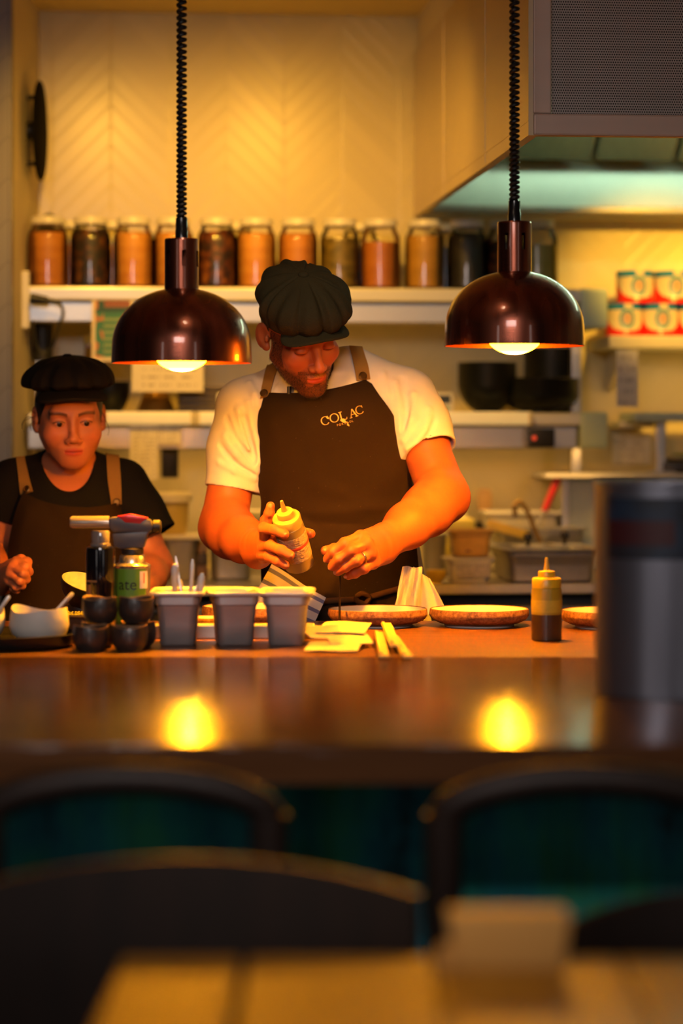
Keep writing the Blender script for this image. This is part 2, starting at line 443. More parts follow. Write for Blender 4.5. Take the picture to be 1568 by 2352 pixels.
# black pipe below it
b = K(97, 830, 0.20)
tag(MB().tube([(0, 0, 0), (0, 0, zUb - b.z + 0.0)], 0.028, 20).build('drain_pipe', m_black, loc=(b.x, b.y, b.z)), 'thick black upright pipe under the left end of the upper shelf', 'pipe')

# ------------------------------------------------------------------ preserving jars
t = NT('clear_glass'); lw = t.node('ShaderNodeLayerWeight'); lw.inputs['Blend'].default_value = 0.25
tr = t.node('ShaderNodeBsdfTransparent'); gl_ = t.node('ShaderNodeBsdfGlossy'); gl_.inputs['Roughness'].default_value = 0.06
mx = t.node('ShaderNodeMixShader'); t.link(lw.outputs['Fresnel'], mx.inputs[0]); t.link(tr.outputs[0], mx.inputs[1]); t.link(gl_.outputs[0], mx.inputs[2])
t.link(mx.outputs[0], t.n['Material Output'].inputs[0]); m_glass = t.m
def contents_mat(name, cols, scale, stretch):
    t = NT(name); v = t.coord('Object', stretch)
    n = t.noise(v, scale, 2, 0.5)
    t.set(Base_Color=t.ramp(n, [(0.30 + 0.4 * i / max(1, len(cols) - 1), c) for i, c in enumerate(cols)]), Roughness=0.5)
    t.b.inputs['Coat Weight'].default_value = 0.3; t.m.name = name; return t.m
AMB = contents_mat('amber_preserve', [(0.42, 0.13, 0.012), (0.62, 0.24, 0.03)], 14, (1, 1, 3))
AMB2 = contents_mat('pale_amber_preserve', [(0.55, 0.20, 0.02), (0.72, 0.33, 0.05)], 14, (1, 1, 3))
BRN = contents_mat('brown_preserve', [(0.40, 0.12, 0.01), (0.52, 0.18, 0.02)], 14, (1, 1, 2))
MIX = contents_mat('dark_mixed_pickle', [(0.006, 0.004, 0.004), (0.010, 0.006, 0.005), (0.05, 0.012, 0.004), (0.22, 0.08, 0.012)], 42, (1, 1, 1))
RED = contents_mat('red_mixed_pickle', [(0.008, 0.003, 0.003), (0.03, 0.006, 0.004), (0.12, 0.022, 0.005), (0.34, 0.12, 0.015)], 42, (1, 1, 1))
OLV = contents_mat('olive_pickle', [(0.05, 0.035, 0.005), (0.15, 0.10, 0.010), (0.25, 0.16, 0.02)], 24, (1, 1, 2))
YEL = contents_mat('golden_preserve', [(0.40, 0.20, 0.02), (0.55, 0.28, 0.03)], 10, (1, 1, 3))
BLK = contents_mat('black_preserve', [(0.006, 0.006, 0.008), (0.02, 0.015, 0.014)], 10, (1, 1, 2))
LIM = contents_mat('pale_green_preserve', [(0.42, 0.36, 0.06), (0.52, 0.46, 0.12)], 10, (1, 1, 2))
JR, JH = 0.0535, 0.187
def make_jar(label, mt, group, loc, fill=0.142, fr=1.0):
    t = thing('preserving_jar', label, 'jar', loc, TH, group)
    r = JR * fr
    MB().lathe([(0, 0), (r * 0.9, 0.0), (r, 0.006), (r, 0.125), (r * 0.96, 0.142), (r * 0.80, 0.158), (r * 0.76, 0.164), (r * 0.76, 0.174)], 40).build('glass', m_glass, t)
    q = r - 0.003
    prof = [(0, 0.003), (q * 0.9, 0.004), (q, 0.009), (q, min(fill, 0.124))]
    if fill > 0.126: prof += [(q * 0.955, min(fill, 0.142))]
    if fill > 0.144: prof += [(q * 0.82, fill)]
    prof += [(0, prof[-1][1] + 0.0005)]
    MB().lathe(prof, 40).build('contents', mt, t)
    MB().lathe([(r * 0.79, 0.166), (r * 0.83, 0.167), (r * 0.83, 0.182), (r * 0.80, 0.186), (0, 0.187)], 40).build('lid', m_white, t)
    return t
JD = [(110, AMB, 'jar of amber preserve at the far left end of the top shelf', 0.146),
      (208, MIX, 'jar of dark mixed pickles, second from the left end of the top shelf', 0.15),
      (306, AMB2, 'jar of pale amber preserve between the dark jar and the left lamp cord', 0.146),
      (398, AMB2, 'jar of pale amber preserve hidden half behind the left lamp cord', 0.146),
      (498, RED, 'jar of dark red pickles just right of the left lamp cord', 0.15),
      (588, AMB2, 'jar of pale amber preserve right of the dark red pickle jar', 0.146),
      (684, AMB, 'jar of amber preserve right above the flat cap of the man in white', 0.146),
      (780, OLV, 'jar of olive green pickles on the top shelf', 0.135),
      (873, BRN, 'jar of clear brown preserve right of the olive green jar', 0.124),
      (975, YEL, 'jar of golden preserve left of the black jar', 0.142),
      (1072, BLK, 'jar of black preserve near the right lamp', 0.15),
      (1162, MIX, 'dark jar mostly hidden behind the right lamp neck', 0.13),
      (1235, LIM, 'jar of pale green preserve at the right end of the row, behind the lamp', 0.12)]
for px, mt, lab, fl in JD:
    p = K(px, 650, 0.28); p.z = zU; make_jar(lab, mt, 'preserving jars on the top shelf', p, fl)
for px, mt, lab in ((162, AMB, 'back-row jar seen in the gap right of the far left jar'), (258, AMB2, 'back-row jar seen in the gap right of the dark mixed pickles'),
                    (540, AMB, 'back-row jar seen in the gap right of the dark red pickles'), (826, OLV, 'back-row jar seen between the olive green jar and the brown jar'),
                    (1022, MIX, 'back-row jar seen between the golden jar and the black jar')):
    p = K(px, 650, 0.15); p.z = zU; make_jar(lab, mt, 'preserving jars on the top shelf', p, 0.12)
# round black knob peeping over the first jar
p = K(112, 485, 0.10)
tag(MB().lathe([(0, 0), (0.045, 0), (0.045, 0.16), (0.03, 0.175), (0.018, 0.185), (0.018, 0.205), (0, 0.215)], 24).build('storage_bottle', m_dark, loc=(p.x, p.y, zU)), 'dark bottle whose round top peeps over the far left jar', 'bottle')

# ------------------------------------------------------------------ things fixed to / standing on the gantry
def poster():
    p = K(259, 760, GO + 0.012)
    s = kscale(259, GO + 0.012); w, h = 96 * s, 140 * s
    n = NT('poster_print'); sp = n.node('ShaderNodeSeparateXYZ'); n.link(n.node('ShaderNodeTexCoord').outputs['Object'], sp.inputs[0])
    x, z = sp.outputs[0], sp.outputs[2]
    lines = n.math('GREATER_THAN', n.math('FRACT', n.math('MULTIPLY', z, 60)), 0.55)
    col = n.mix(n.noise(n.coord('Object'), 26, 3), (0.03, 0.16, 0.11), (0.06, 0.26, 0.17))
    col = n.mix(n.math('MULTIPLY', lines, n.math('MULTIPLY', n.math('GREATER_THAN', x, -w * 0.22), n.math('LESS_THAN', z, h * 0.22))), col, (0.25, 0.36, 0.18))
    hd = n.math('GREATER_THAN', z, h * 0.30); col = n.mix(hd, col, (0.02, 0.09, 0.08))
    tt = n.math('MULTIPLY', n.math('GREATER_THAN', z, h * 0.385), n.math('GREATER_THAN', x, -w * 0.2)); col = n.mix(tt, col, (0.30, 0.10, 0.06))
    fl = n.math('MULTIPLY', n.math('GREATER_THAN', n.noise(n.coord('Object'), 40, 1), 0.52), n.math('LESS_THAN', x, -w * 0.22)); col = n.mix(fl, col, (0.55, 0.20, 0.08))
    ed = n.math('MAXIMUM', n.math('GREATER_THAN', n.math('ABSOLUTE', x), w * 0.42), n.math('LESS_THAN', z, -h * 0.44)); col = n.mix(ed, col, (0.82, 0.72, 0.55))
    n.set(Base_Color=col, Roughness=0.5)
    o = MB().box((0, 0, 0), (w, 0.002, h)).build('menu_poster', n.m, smooth=False, loc=p); o.rotation_euler = (0, 0, TH)
    tag(o, 'green illustrated menu sheet taped to the gantry left of the left lamp', 'poster')
poster()
def sheet_of_paper(name, x0, y0, x1, y1, off, label, rows, cat='paper'):
    p = K((x0 + x1) / 2, (y0 + y1) / 2, off); s = kscale((x0 + x1) / 2, off); w, h = (x1 - x0) * s, (y1 - y0) * s
    n = NT('print_' + name); sp = n.node('ShaderNodeSeparateXYZ'); n.link(n.node('ShaderNodeTexCoord').outputs['Object'], sp.inputs[0])
    x, z = sp.outputs[0], sp.outputs[2]; k = n.math('MULTIPLY', z, rows / h)
    ln = n.math('MULTIPLY', n.math('GREATER_THAN', n.math('FRACT', k), 0.68), n.math('LESS_THAN', n.math('ABSOLUTE', x), w * 0.40))
    nz = n.math('GREATER_THAN', n.noise(n.coord('Object', (1, 1, 0.2)), 120, 1), 0.5)
    n.set(Base_Color=n.mix(n.math('MULTIPLY', ln, nz), (0.84, 0.78, 0.68), (0.52, 0.46, 0.40)), Roughness=0.75)
    o = MB().box((0, 0, 0), (w, 0.0015, h)).build(name, n.m, smooth=False, loc=p); o.rotation_euler = (0, 0, TH)
    return tag(o, label, cat)
sheet_of_paper('printed_notice', 303, 790, 467, 900, GO + 0.006, 'white printed notice hanging right behind the left lamp bulb', 6)
sheet_of_paper('order_docket', 298, 972, 362, 1102, GO + 0.006, 'long white order docket hanging from the lower shelf beside the woman', 14)
sheet_of_paper('order_docket', 364, 980, 415, 1020, GO + 0.004, 'short pale docket stuck to the lower rail next to the long docket', 4)
for nm, xa, xb, lab in (('strip_light', 236, 447, 'shorter cream strip light along the lower shelf edge behind the woman'), ('strip_light', 449, 1222, 'long cream strip light along the lower shelf edge behind the man in white')):
    a, b_ = uof(K(xa, 955, GO + 0.02)), uof(K(xb, 955, GO + 0.02))
    t = thing(nm, lab, 'light fitting', WL((a + b_) / 2, GO + 0.014, (zL + zLr) / 2 + 0.002), TH, 'strip lights on the lower shelf')
    MB().box((0, 0, 0), (b_ - a, 0.028, 0.036), 0.010, 3).build('cover', plain('lit_cover', (0.82, 0.74, 0.52), 0.4, emis=(1.0, 0.66, 0.24), estr=0.30), t)
    for sgn in (-1, 1): MB().box((sgn * ((b_ - a) / 2 - 0.006), -0.001, 0), (0.013, 0.031, 0.038), 0.006).build('end_cap', m_cream, t)
p = K(1243, 1006, GO + 0.01)
t = thing('heat_controller', 'small black control box with a red light under the lower shelf', 'controller', p, TH)
MB().box((0, 0.012, 0), (0.068, 0.05, 0.050), 0.004).build('housing', m_black, t)
MB().lathe([(0, 0), (0.006, 0), (0.006, 0.004), (0, 0.005)], 16, M=Matrix.Translation((-0.022, -0.013, 0)) @ Matrix.Rotation(PI / 2, 4, 'X')).build('red_indicator', plain('red_indicator', (0.6, 0.03, 0.01), 0.3, emis=(1, 0.1, 0.03), estr=0.6), t)
for x, lab in ((1016, 'white digital kitchen timer at the right elbow side of the man, by his sleeve'), (521, 'white digital kitchen timer half hidden behind the left shoulder of the white T-shirt')):
    p = K(x, 948, 0.30); p.z = zL
    t = thing('kitchen_timer', lab, 'timer', p, TH)
    MB().box((0, 0, 0.027), (0.055, 0.022, 0.054), 0.005).build('case', m_white, t)
    MB().box((0, -0.0115, 0.036), (0.040, 0.002, 0.022), 0.001).build('screen', plain('lcd', (0.05, 0.06, 0.07), 0.2), t)
    for k in (-1, 1): MB().box((k * 0.012, -0.012, 0.013), (0.010, 0.003, 0.007), 0.001).build('button', plain('green_button', (0.05, 0.25, 0.10), 0.4), t)

def bowl_prof(r, h, foot, th=0.004, deep=0.92):
    out = [(0, 0.0), (foot, 0.0), (foot, 0.006)]
    for i in range(1, 9):
        a = i / 8; out.append((foot + (r - foot) * math.sin(a * PI / 2) ** deep * 1.0, 0.006 + (h - 0.006) * a ** 1.25))
    out.append((r - th * 0.5, h + th * 0.4)); out.append((r - th, h))
    for i in range(7, -1, -1):
        a = i / 8; out.append((max(0.001, foot + (r - foot) * math.sin(a * PI / 2) ** deep - th), 0.006 + th + (h - 0.006 - th) * a ** 1.25))
    out.append((0, 0.006 + th)); return out
def bowl_stack(px, py, off, n, r, h, foot, step, labels, group, z0=None):
    p = K(px, py, off); z = z0 if z0 is not None else zL
    src = None
    for k in range(n):
        loc = (p.x, p.y, z + k * step)
        if src is None:
            src = MB().lathe(bowl_prof(r, h, foot), 40).build('serving_bowl', m_blackg, loc=loc); o = src
        else:
            o = src.copy(); COL.objects.link(o); o.location = loc
        tag(o, labels[k], 'bowl', group)
ordn = ['bottom', 'second', 'third', 'fourth', 'fifth', 'sixth', 'seventh']
lb = lambda n, where: [('%s black bowl %s' % ('topmost' if k == n - 1 else (ordn[k] if k == 0 else ordn[k] + ' from the bottom'), where)) for k in range(n)]
bowl_stack(1118, 944, 0.26, 6, 0.079, 0.082, 0.033, 0.0105, lb(6, 'in the deep stack on the lower shelf, left'), 'deep black bowls in the left stack')
bowl_stack(1236, 944, 0.24, 4, 0.111, 0.052, 0.048, 0.0135, lb(4, 'in the wide shallow stack right of the deep stack'), 'wide black bowls in the right stack')
bowl_stack(1266, 944, 0.11, 7, 0.076, 0.088, 0.05, 0.0150, lb(7, 'in the tall stack behind the wide shallow bowls'), 'black bowls in the tall back stack')
bowl_stack(256, 944, 0.22, 2, 0.050, 0.070, 0.028, 0.012, ['lower black bowl of the pair right of the woman\'s cap', 'upper black bowl of the pair right of the woman\'s cap'], 'black bowls behind the woman')
# dark trays, a cane basket and an amber bottle in the dim left part of the lower shelf
p = K(500, 944, 0.20)
for k in range(5):
    o = MB().box((0, 0, 0.007), (0.215, 0.22, 0.012), 0.004).build('oven_tray', plain('tray_dark', (0.10, 0.075, 0.05), 0.35, 0.6), loc=(p.x, p.y, zL + k * 0.0142)); o.rotation_euler = (0, 0, TH)
    tag(o, ['bottom', 'second', 'middle', 'fourth', 'top'][k] + ' dark baking tray of the stack behind the white notice', 'tray', 'baking trays stacked on the lower shelf')
p = K(358, 944, 0.16)
tag(MB().lathe([(0, 0), (0.055, 0), (0.05, 0.012), (0.038, 0.04), (0.034, 0.055), (0, 0.058)], 28).build('loaf_tin', plain('amber_tin', (0.42, 0.22, 0.04), 0.4, 0.5), loc=(p.x, p.y, zL)), 'amber domed tin standing below the white notice', 'tin')
p = K(205, 900, 0.12)
t = thing('oil_bottle', 'amber oil bottle with a yellow cap left of the green menu sheet', 'bottle', (p.x, p.y, zL), TH)
MB().lathe([(0, 0), (0.026, 0), (0.028, 0.004), (0.028, 0.12), (0.012, 0.16), (0.012, 0.19), (0, 0.19)], 28).build('body', plain('amber_glass', (0.50, 0.24, 0.02), 0.15, coat=0.5), t)
MB().lathe([(0.014, 0.186), (0.015, 0.187), (0.015, 0.212), (0, 0.214)], 20).build('cap', m_yellow, t)

# ------------------------------------------------------------------ black round fan plate seen edge-on on the left wall
def wall_disc():
    p = P(84, 295, 6.35)
    t = thing('wall_speaker', 'black round wall fitting seen edge-on high on the left', 'speaker', (XL + 0.0, 6.40, p.z))
    R90 = Matrix.Rotation(PI / 2, 4, 'Y')
    MB().lathe([(0, 0.030), (0.128, 0.030), (0.132, 0.033), (0.132, 0.037), (0.128, 0.040), (0.07, 0.045), (0, 0.047)], 40, M=R90).build('disc', plain('matt_black', (0.006, 0.006, 0.006), 0.8, spec=0.05), t)
    MB().lathe([(0, 0), (0.024, 0), (0.024, 0.03), (0, 0.03)], 20, M=R90).build('hub', m_black, t)
    for z in (0.088, -0.088): MB().tube([(0, 0, z), (0.031, 0, z)], 0.006, 10).build('stand_off', m_black, t)
wall_disc()

# ------------------------------------------------------------------ back bench and what stands on it
def onz(px, py, z):
    d = (CZ - z) * FPX / (py - HY); return P(px, py, d)
BO = 0.74
def bench():
    ua, ub = uof((XL, 6.7)) + 0.03, uof((2.4, 6.9))
    t = thing('back_bench', 'long steel back bench below the gantry with dark drawer fronts', 'bench', WL(0, 0, 0), TH)
    MB().box(((ua + ub) / 2, -BO / 2 - 0.002, BEN_Z - 0.012), (ub - ua, BO, 0.024), 0.003).build('worktop', plain('bench_steel', (0.50, 0.46, 0.40), 0.42, 0.7, var=0.1, scale=10), t, False)
    MB().box(((ua + ub) / 2, -BO / 2 + 0.03, (BEN_Z - 0.03) / 2 + 0.05), (ub - ua - 0.04, BO - 0.09, BEN_Z - 0.13), 0.003).build('carcass', m_dark, t, False)
    n = 6; wd = (ub - ua - 0.08) / n
    for k in range(n):
        f = MB().box((ua + 0.04 + wd * (k + 0.5), -BO + 0.065, BEN_Z - 0.20), (wd - 0.012, 0.02, 0.28), 0.004).build('drawer', plain('drawer_front', (0.16, 0.17, 0.20), 0.4, 0.6), t, False)
        MB().tube([(ua + 0.04 + wd * (k + 0.2), -BO + 0.04, BEN_Z - 0.10), (ua + 0.04 + wd * (k + 0.8), -BO + 0.04, BEN_Z - 0.10)], 0.007, 10).build('handle', m_steel, f)
    for k in (0, 1):
        MB().box((ua + 0.1 if k == 0 else ub - 0.1, -BO / 2, 0.05), (0.08, BO - 0.2, 0.10)).build('foot', m_dark, t, False)
bench()
def pan_mesh(w, l, h, rim=0.012, taper=0.9, th=0.003, r=0.02):
    """open gastronorm pan: rounded rectangular walls with a flat rim"""
    def ring(a, b_, rr, z, n=6):
        out = []
        for cx, cy, a0 in ((a / 2 - rr, b_ / 2 - rr, 0), (-a / 2 + rr, b_ / 2 - rr, 90), (-a / 2 + rr, -b_ / 2 + rr, 180), (a / 2 - rr, -b_ / 2 + rr, 270)):
            for i in range(n + 1):
                an = math.radians(a0 + 90 * i / n); out.append((cx + rr * math.cos(an), cy + rr * math.sin(an), z))
        return out
    wi, li = w - 2 * rim, l - 2 * rim
    rings = [ring(wi * taper * 0.9, li * taper * 0.9, r * 0.8, 0), ring(wi * taper, li * taper, r, 0.006), ring(wi * (taper + 1) / 2 * 0.995, li * (taper + 1) / 2 * 0.995, r, h * 0.74), ring(wi * 0.985, li * 0.985, r, h * 0.78), ring(wi, li, r, h - 0.004),
             ring(w - 0.002, l - 0.002, r, h - 0.006), ring(w, l, r, h - 0.003), ring(w - 0.003, l - 0.003, r, h), ring(wi + 0.002, li + 0.002, r, h),
             ring(wi - 2 * th, li - 2 * th, r, h - 0.004), ring(wi * taper - 2 * th, li * taper - 2 * th, r, 0.008)]
    m = MB(); n = len(rings[0]); vs = [p for q in rings for p in q]; fs = []
    for k in range(len(rings) - 1):
        for i in range(n): fs.append((k * n + i, k * n + (i + 1) % n, (k + 1) * n + (i + 1) % n, (k + 1) * n + i))
    fs.append(tuple(reversed(range(n)))); fs.append(tuple((len(rings) - 1) * n + i for i in range(n)))
    return m.add(vs, fs)
def bpos(px, off): p = K(px, 1320, off); return (p.x, p.y, BEN_Z)
def on_bench(o, label, cat, px, off, group=None, dz=0.0, rot=0.0):
    x, y, z = bpos(px, off); o.location = (x, y, z + dz); o.rotation_euler = (0, 0, TH + rot); return tag(o, label, cat, group)
on_bench(pan_mesh(0.258, 0.34, 0.086).build('roasting_pan', m_steel_d), 'wide steel pan at the front of the back bench, right of the plastic tubs', 'pan', 1246, 0.55)
on_bench(pan_mesh(0.262, 0.16, 0.122).build('roasting_pan', m_steel), 'deep steel pan behind the wide pan on the back bench', 'pan', 1232, 0.24)
for px, off, lab in ((1212, 0.62, 'left steel lid knob over the wide pan'), (1296, 0.55, 'right steel lid knob over the wide pan')):
    x, y, z = bpos(px, off); t = thing('pan_lid', lab.replace('lid knob', 'lid with a round knob'), 'lid', (x, y, z + 0.0872), TH, 'lids on the wide pan')
    MB().box((0, 0, 0.002), (0.075, 0.12, 0.004), 0.0015).build('plate', m_steel, t, False)
    MB().lathe([(0, 0.004), (0.005, 0.004), (0.005, 0.014), (0.011, 0.020), (0.012, 0.028), (0.008, 0.035), (0, 0.037)], 20).build('knob', plain('knob_dark', (0.05, 0.045, 0.04), 0.2, 0.6), t)
def tub(name, w, l, h, mt, lidm, px, off, label, cat, dz=0.0, taper=0.86, extra=None):
    x, y, z = bpos(px, off); t = thing(name, label, cat, (x, y, z + dz), TH)
    pan_mesh(w, l, h, 0.006, taper, 0.002, 0.018).build('body', mt, t)
    if lidm: MB().box((0, 0, h + 0.004), (w + 0.006, l + 0.006, 0.010), 0.004, 2).build('lid', lidm, t)
    if extra: extra(t, w, l, h)
    return t
m_tub = plain('milky_plastic', (0.75, 0.70, 0.58), 0.35, var=0.05)
m_tubo = plain('orange_sauce_tub', (0.62, 0.34, 0.08), 0.35, var=0.4, scale=14)
tub('ice_cream_tub', 0.205, 0.14, 0.155, m_tub, m_white, 1192, 0.12, 'large white lidded tub at the back of the bench, behind the pans', 'tub')
def lab_(t, w, l, h): MB().box((0.004, -l / 2 * 0.93, h * 0.5), (w * 0.66, 0.004, h * 0.5)).build('label', plain('tub_label', (0.45, 0.40, 0.36), 0.6, var=0.6, scale=90), t, False)
tub('storage_tub', 0.128, 0.12, 0.064, m_tub, None, 1075, 0.64, 'open plastic tub with a handwritten label on the back bench', 'tub', extra=lab_)
def brown(t, w, l, h): MB().lathe([(0, 0), (0.04, 0.004), (0.036, 0.03), (0.018, 0.052), (0, 0.058)], 20, c=(-0.01, -0.004, 0.006)).build('sauce', plain('brown_sauce', (0.20, 0.07, 0.015), 0.4), t)
tub('storage_tub', 0.118, 0.11, 0.066, m_tubo, None, 1078, 0.60, 'tub of orange and brown sauce set into the labelled tub', 'tub', dz=0.066, extra=brown)
tub('bain_marie_pot', 0.075, 0.09, 0.115, m_steel_d, None, 995, 0.42, 'grey steel container beside the plastic tubs, right of the man', 'container')
x, y, z = bpos(1001, 0.68); tag(MB().lathe(bowl_prof(0.028, 0.032, 0.015), 28).build('dip_bowl', m_yellow, loc=(x, y, z)), 'small yellow bowl by the labelled tub', 'bowl')
x, y, z = bpos(1048, 0.26); t = thing('liquid_jug', 'pale yellow plastic jug behind the man\'s left elbow', 'jug', (x, y, z), TH)
MB().box((0, 0, 0.075), (0.092, 0.085, 0.150), 0.016, 3).build('body', plain('yellow_jug', (0.72, 0.60, 0.14), 0.35, var=0.15, scale=6), t)
MB().lathe([(0.03, 0.148), (0.022, 0.168), (0.016, 0.178), (0.016, 0.19)], 24).build('neck', plain('pale_jug', (0.78, 0.74, 0.45), 0.35), t)
MB().lathe([(0.018, 0.186), (0.018, 0.206), (0, 0.208)], 24).build('cap', m_white, t)
x, y, z = bpos(1112, 0.06); t = thing('utensil_pot', 'dark pot holding a wooden spatula at the back of the bench', 'utensil pot', (x, y, z), TH)
MB().lathe([(0, 0), (0.024, 0), (0.026, 0.13), (0.023, 0.13), (0.021, 0.005), (0, 0.005)], 24).build('pot', m_dark, t)
sp = thing('wooden_spatula', 'wooden spatula standing in the dark pot on the back bench', 'spatula', (x, y, z + 0.10), TH)
MB().prism([(-0.008, 0), (0.008, 0), (0.009, 0.045), (0.019, 0.07), (0.021, 0.105), (0.014, 0.122), (-0.014, 0.122), (-0.021, 0.105), (-0.019, 0.07), (-0.009, 0.045)], 0.006, bev=0.002).build('blade', m_wood_l, sp)
# ladle with hooked handle, yellow tongs, red-handled tool
x, y, z = bpos(1238, 0.36); 
t = thing('ladle', 'bronze ladle with a hooked handle leaning out of the pans', 'ladle', (x, y, z + 0.04), TH)
MB().tube(smooth_path([(0.01, 0, 0.03), (-0.012, 0, 0.08), (-0.030, 0, 0.125), (-0.046, 0, 0.150), (-0.058, 0, 0.153), (-0.066, 0, 0.140), (-0.064, 0, 0.116)], 6), 0.0065, 10, flat=0.6).build('handle', plain('bronze', (0.42, 0.26, 0.08), 0.3, 0.8), t)
MB().lathe(bowl_prof(0.03, 0.03, 0.01), 24, c=(0.02, 0, 0.01)).build('cup', m_steel, t)
x, y, z = bpos(1155, 0.45); t = thing('tongs', 'yellow tongs lying across the steel pans', 'tongs', (x, y, z + 0.125), TH)
for k in (-1, 1):
    MB().prism([(-0.045, 0.006 + 0.004 * k), (-0.035, 0.022 + 0.004 * k), (0.07, -0.012 + 0.006 * k), (0.07, -0.024 + 0.006 * k)], 0.010, M=Matrix.Translation((0, k * 0.010, 0)), bev=0.003).build('arm', m_yellow, t)
x, y, z = bpos(1250, 0.20); t = thing('fish_slice', 'red-handled kitchen tool standing by the steel cabinet', 'spatula', (x, y, z + 0.03), TH)
MB().tube([(-0.004, -0.02, 0.135), (0.034, -0.02, 0.225)], [0.009, 0.011], 12, flat=0.7).build('handle', m_red, t)
MB().tube([(-0.06, -0.02, 0.0), (-0.004, -0.02, 0.135)], 0.004, 8).build('shaft', m_steel, t)
def cabinet():
    ua, ub = uof(K(1288, 1200, 0.15)), uof((2.2, 6.9))
    top = K(1400, 1096, 0.24).z
    t = thing('under_counter_fridge', 'steel cabinet standing on the back bench at the right', 'cabinet', WL(0, 0, 0), TH)
    MB().box(((ua + ub) / 2, -0.078, (BEN_Z + top) / 2), (ub - ua, 0.135, top - BEN_Z - 0.002), 0.004).build('body', plain('cabinet_steel', (0.50, 0.54, 0.46), 0.38, 0.5, var=0.05), t, False)
    u2 = uof(K(1252, 1200, 0.24))
    MB().box(((u2 + ub) / 2, -0.125, top + 0.004), (ub - u2, 0.24, 0.012), 0.003).build('top', m_white, t, False)
    MB().box((ua + 0.012, -0.150, (BEN_Z + top) / 2), (0.022, 0.012, top - BEN_Z - 0.01), 0.003).build('edge_trim', m_steel, t, False)
    return top + 0.010
CAB_Z = cabinet()
# left part of the bench
x, y, z = bpos(412, 0.46); t = thing('storage_crate', 'grey steel container with a pale lid under the yellow bucket', 'container', (x, y, z), TH)
pan_mesh(0.10, 0.12, 0.105, 0.005, 0.92).build('body', m_steel_d, t)
MB().box((0, 0, 0.111), (0.112, 0.13, 0.012), 0.004).build('lid', m_cream, t)
t = thing('yellow_bucket', 'round yellow bucket with a cream rim standing on the lidded container', 'bucket', (x - 0.018, y, z + 0.1175), TH)
MB().lathe([(0, 0), (0.032, 0), (0.036, 0.004), (0.040, 0.03), (0.043, 0.085), (0.040, 0.085), (0.037, 0.01), (0, 0.008)], 36).build('body', plain('bucket_yellow', (0.62, 0.45, 0.10), 0.4, var=0.1), t)
MB().lathe([(0.043, 0.080), (0.050, 0.083), (0.051, 0.100), (0.045, 0.108), (0, 0.110)], 36).build('lid', m_cream, t)
on_bench(pan_mesh(0.135, 0.16, 0.115).build('roasting_pan', m_steel_d), 'grey steel pan behind the man\'s right forearm', 'pan', 530, 0.46)
for k, (c, lab) in enumerate((((0.32, 0.16, 0.06), 'lowest of the small brown tubs stacked left of the man\'s elbow'), ((0.10, 0.07, 0.05), 'middle one of the small tubs stacked left of the man\'s elbow'), ((0.55, 0.33, 0.18), 'top one of the small tubs stacked left of the man\'s elbow'))):
    on_bench(MB().box((0, 0, 0.017), (0.034, 0.06, 0.032), 0.005).build('spice_tub', plain('spice_tub%d' % k, c, 0.5)), lab, 'tub', 462, 0.40, 'small stacked tubs', dz=k * 0.0325)
x, y, z = bpos(580, 0.18); tag(MB().lathe(bowl_prof(0.055, 0.045, 0.028), 32).build('mixing_bowl', m_cream, loc=(x, y, z + 0.122)), 'cream bowl glimpsed between the man\'s right arm and his apron', 'bowl')
on_bench(MB().box((0, 0, 0.06), (0.13, 0.12, 0.12), 0.008).build('stock_pot', m_steel_d), 'steel box carrying the cream bowl behind the man\'s arm', 'container', 580, 0.18)
p = K(390, 1030, 0.22)
t = thing('ticket_printer', 'small black ticket printer hanging under the lower shelf near the docket', 'printer', (p.x, p.y, zLr - 0.07), TH)
MB().box((0, 0, 0), (0.045, 0.07, 0.138), 0.006).build('housing', m_dark, t)
MB().box((0, -0.036, 0.03), (0.032, 0.004, 0.012), 0.001).build('slot', m_steel, t, False)

# ------------------------------------------------------------------ right-hand shelf with tins
def tin_mat():
    n = NT('tin_label'); s = n.node('ShaderNodeSeparateXYZ'); n.link(n.node('ShaderNodeTexCoord').outputs['Object'], s.inputs[0])
    x, y, z = s.outputs
    a = n.math('ARCTAN2', x, n.math('MULTIPLY', y, -1))     # 0 at the front
    cream = (0.72, 0.60, 0.42)
    wave = n.math('ADD', 0.014, n.math('MULTIPLY', n.math('POWER', n.math('ABSOLUTE', a), 3.0), 0.016))
    col = n.mix(n.math('LESS_THAN', z, wave), cream, (0.74, 0.02, 0.012))
    ea = n.math('DIVIDE', a, 0.42); ez = n.math('DIVIDE', n.math('SUBTRACT', z, 0.047), 0.026)
    rr = n.math('ADD', n.math('MULTIPLY', ea, ea), n.math('MULTIPLY', ez, ez))
    ring = n.math('MULTIPLY', n.math('GREATER_THAN', rr, 0.45), n.math('LESS_THAN', rr, 1.1))
    col = n.mix(ring, col, (0.06, 0.26, 0.36)); col = n.mix(n.math('LESS_THAN', rr, 0.4), col, (0.50, 0.30, 0.20))
    top = n.math('MULTIPLY', n.math('GREATER_THAN', z, 0.072), n.math('GREATER_THAN', n.math('ABSOLUTE', n.math('ADD', a, -0.05)), 0.22))
    col = n.mix(top, col, (0.01, 0.20, 0.52))
    n.set(Base_Color=col, Roughness=0.35); return n.m
m_tin = tin_mat()
SH_Z = K(1460, 770, 0.30).z
ua, ub = uof(K(1398, 780, 0.30)), uof((1.9, 6.9))
t = thing('wall_shelf', 'cream wall shelf at the right carrying red and blue tins', 'shelf', WL(0, 0, 0), TH)
MB().box(((ua + ub) / 2, -0.16, SH_Z - 0.018), (ub - ua, 0.29, 0.034), 0.004).build('board', m_cream, t, False)
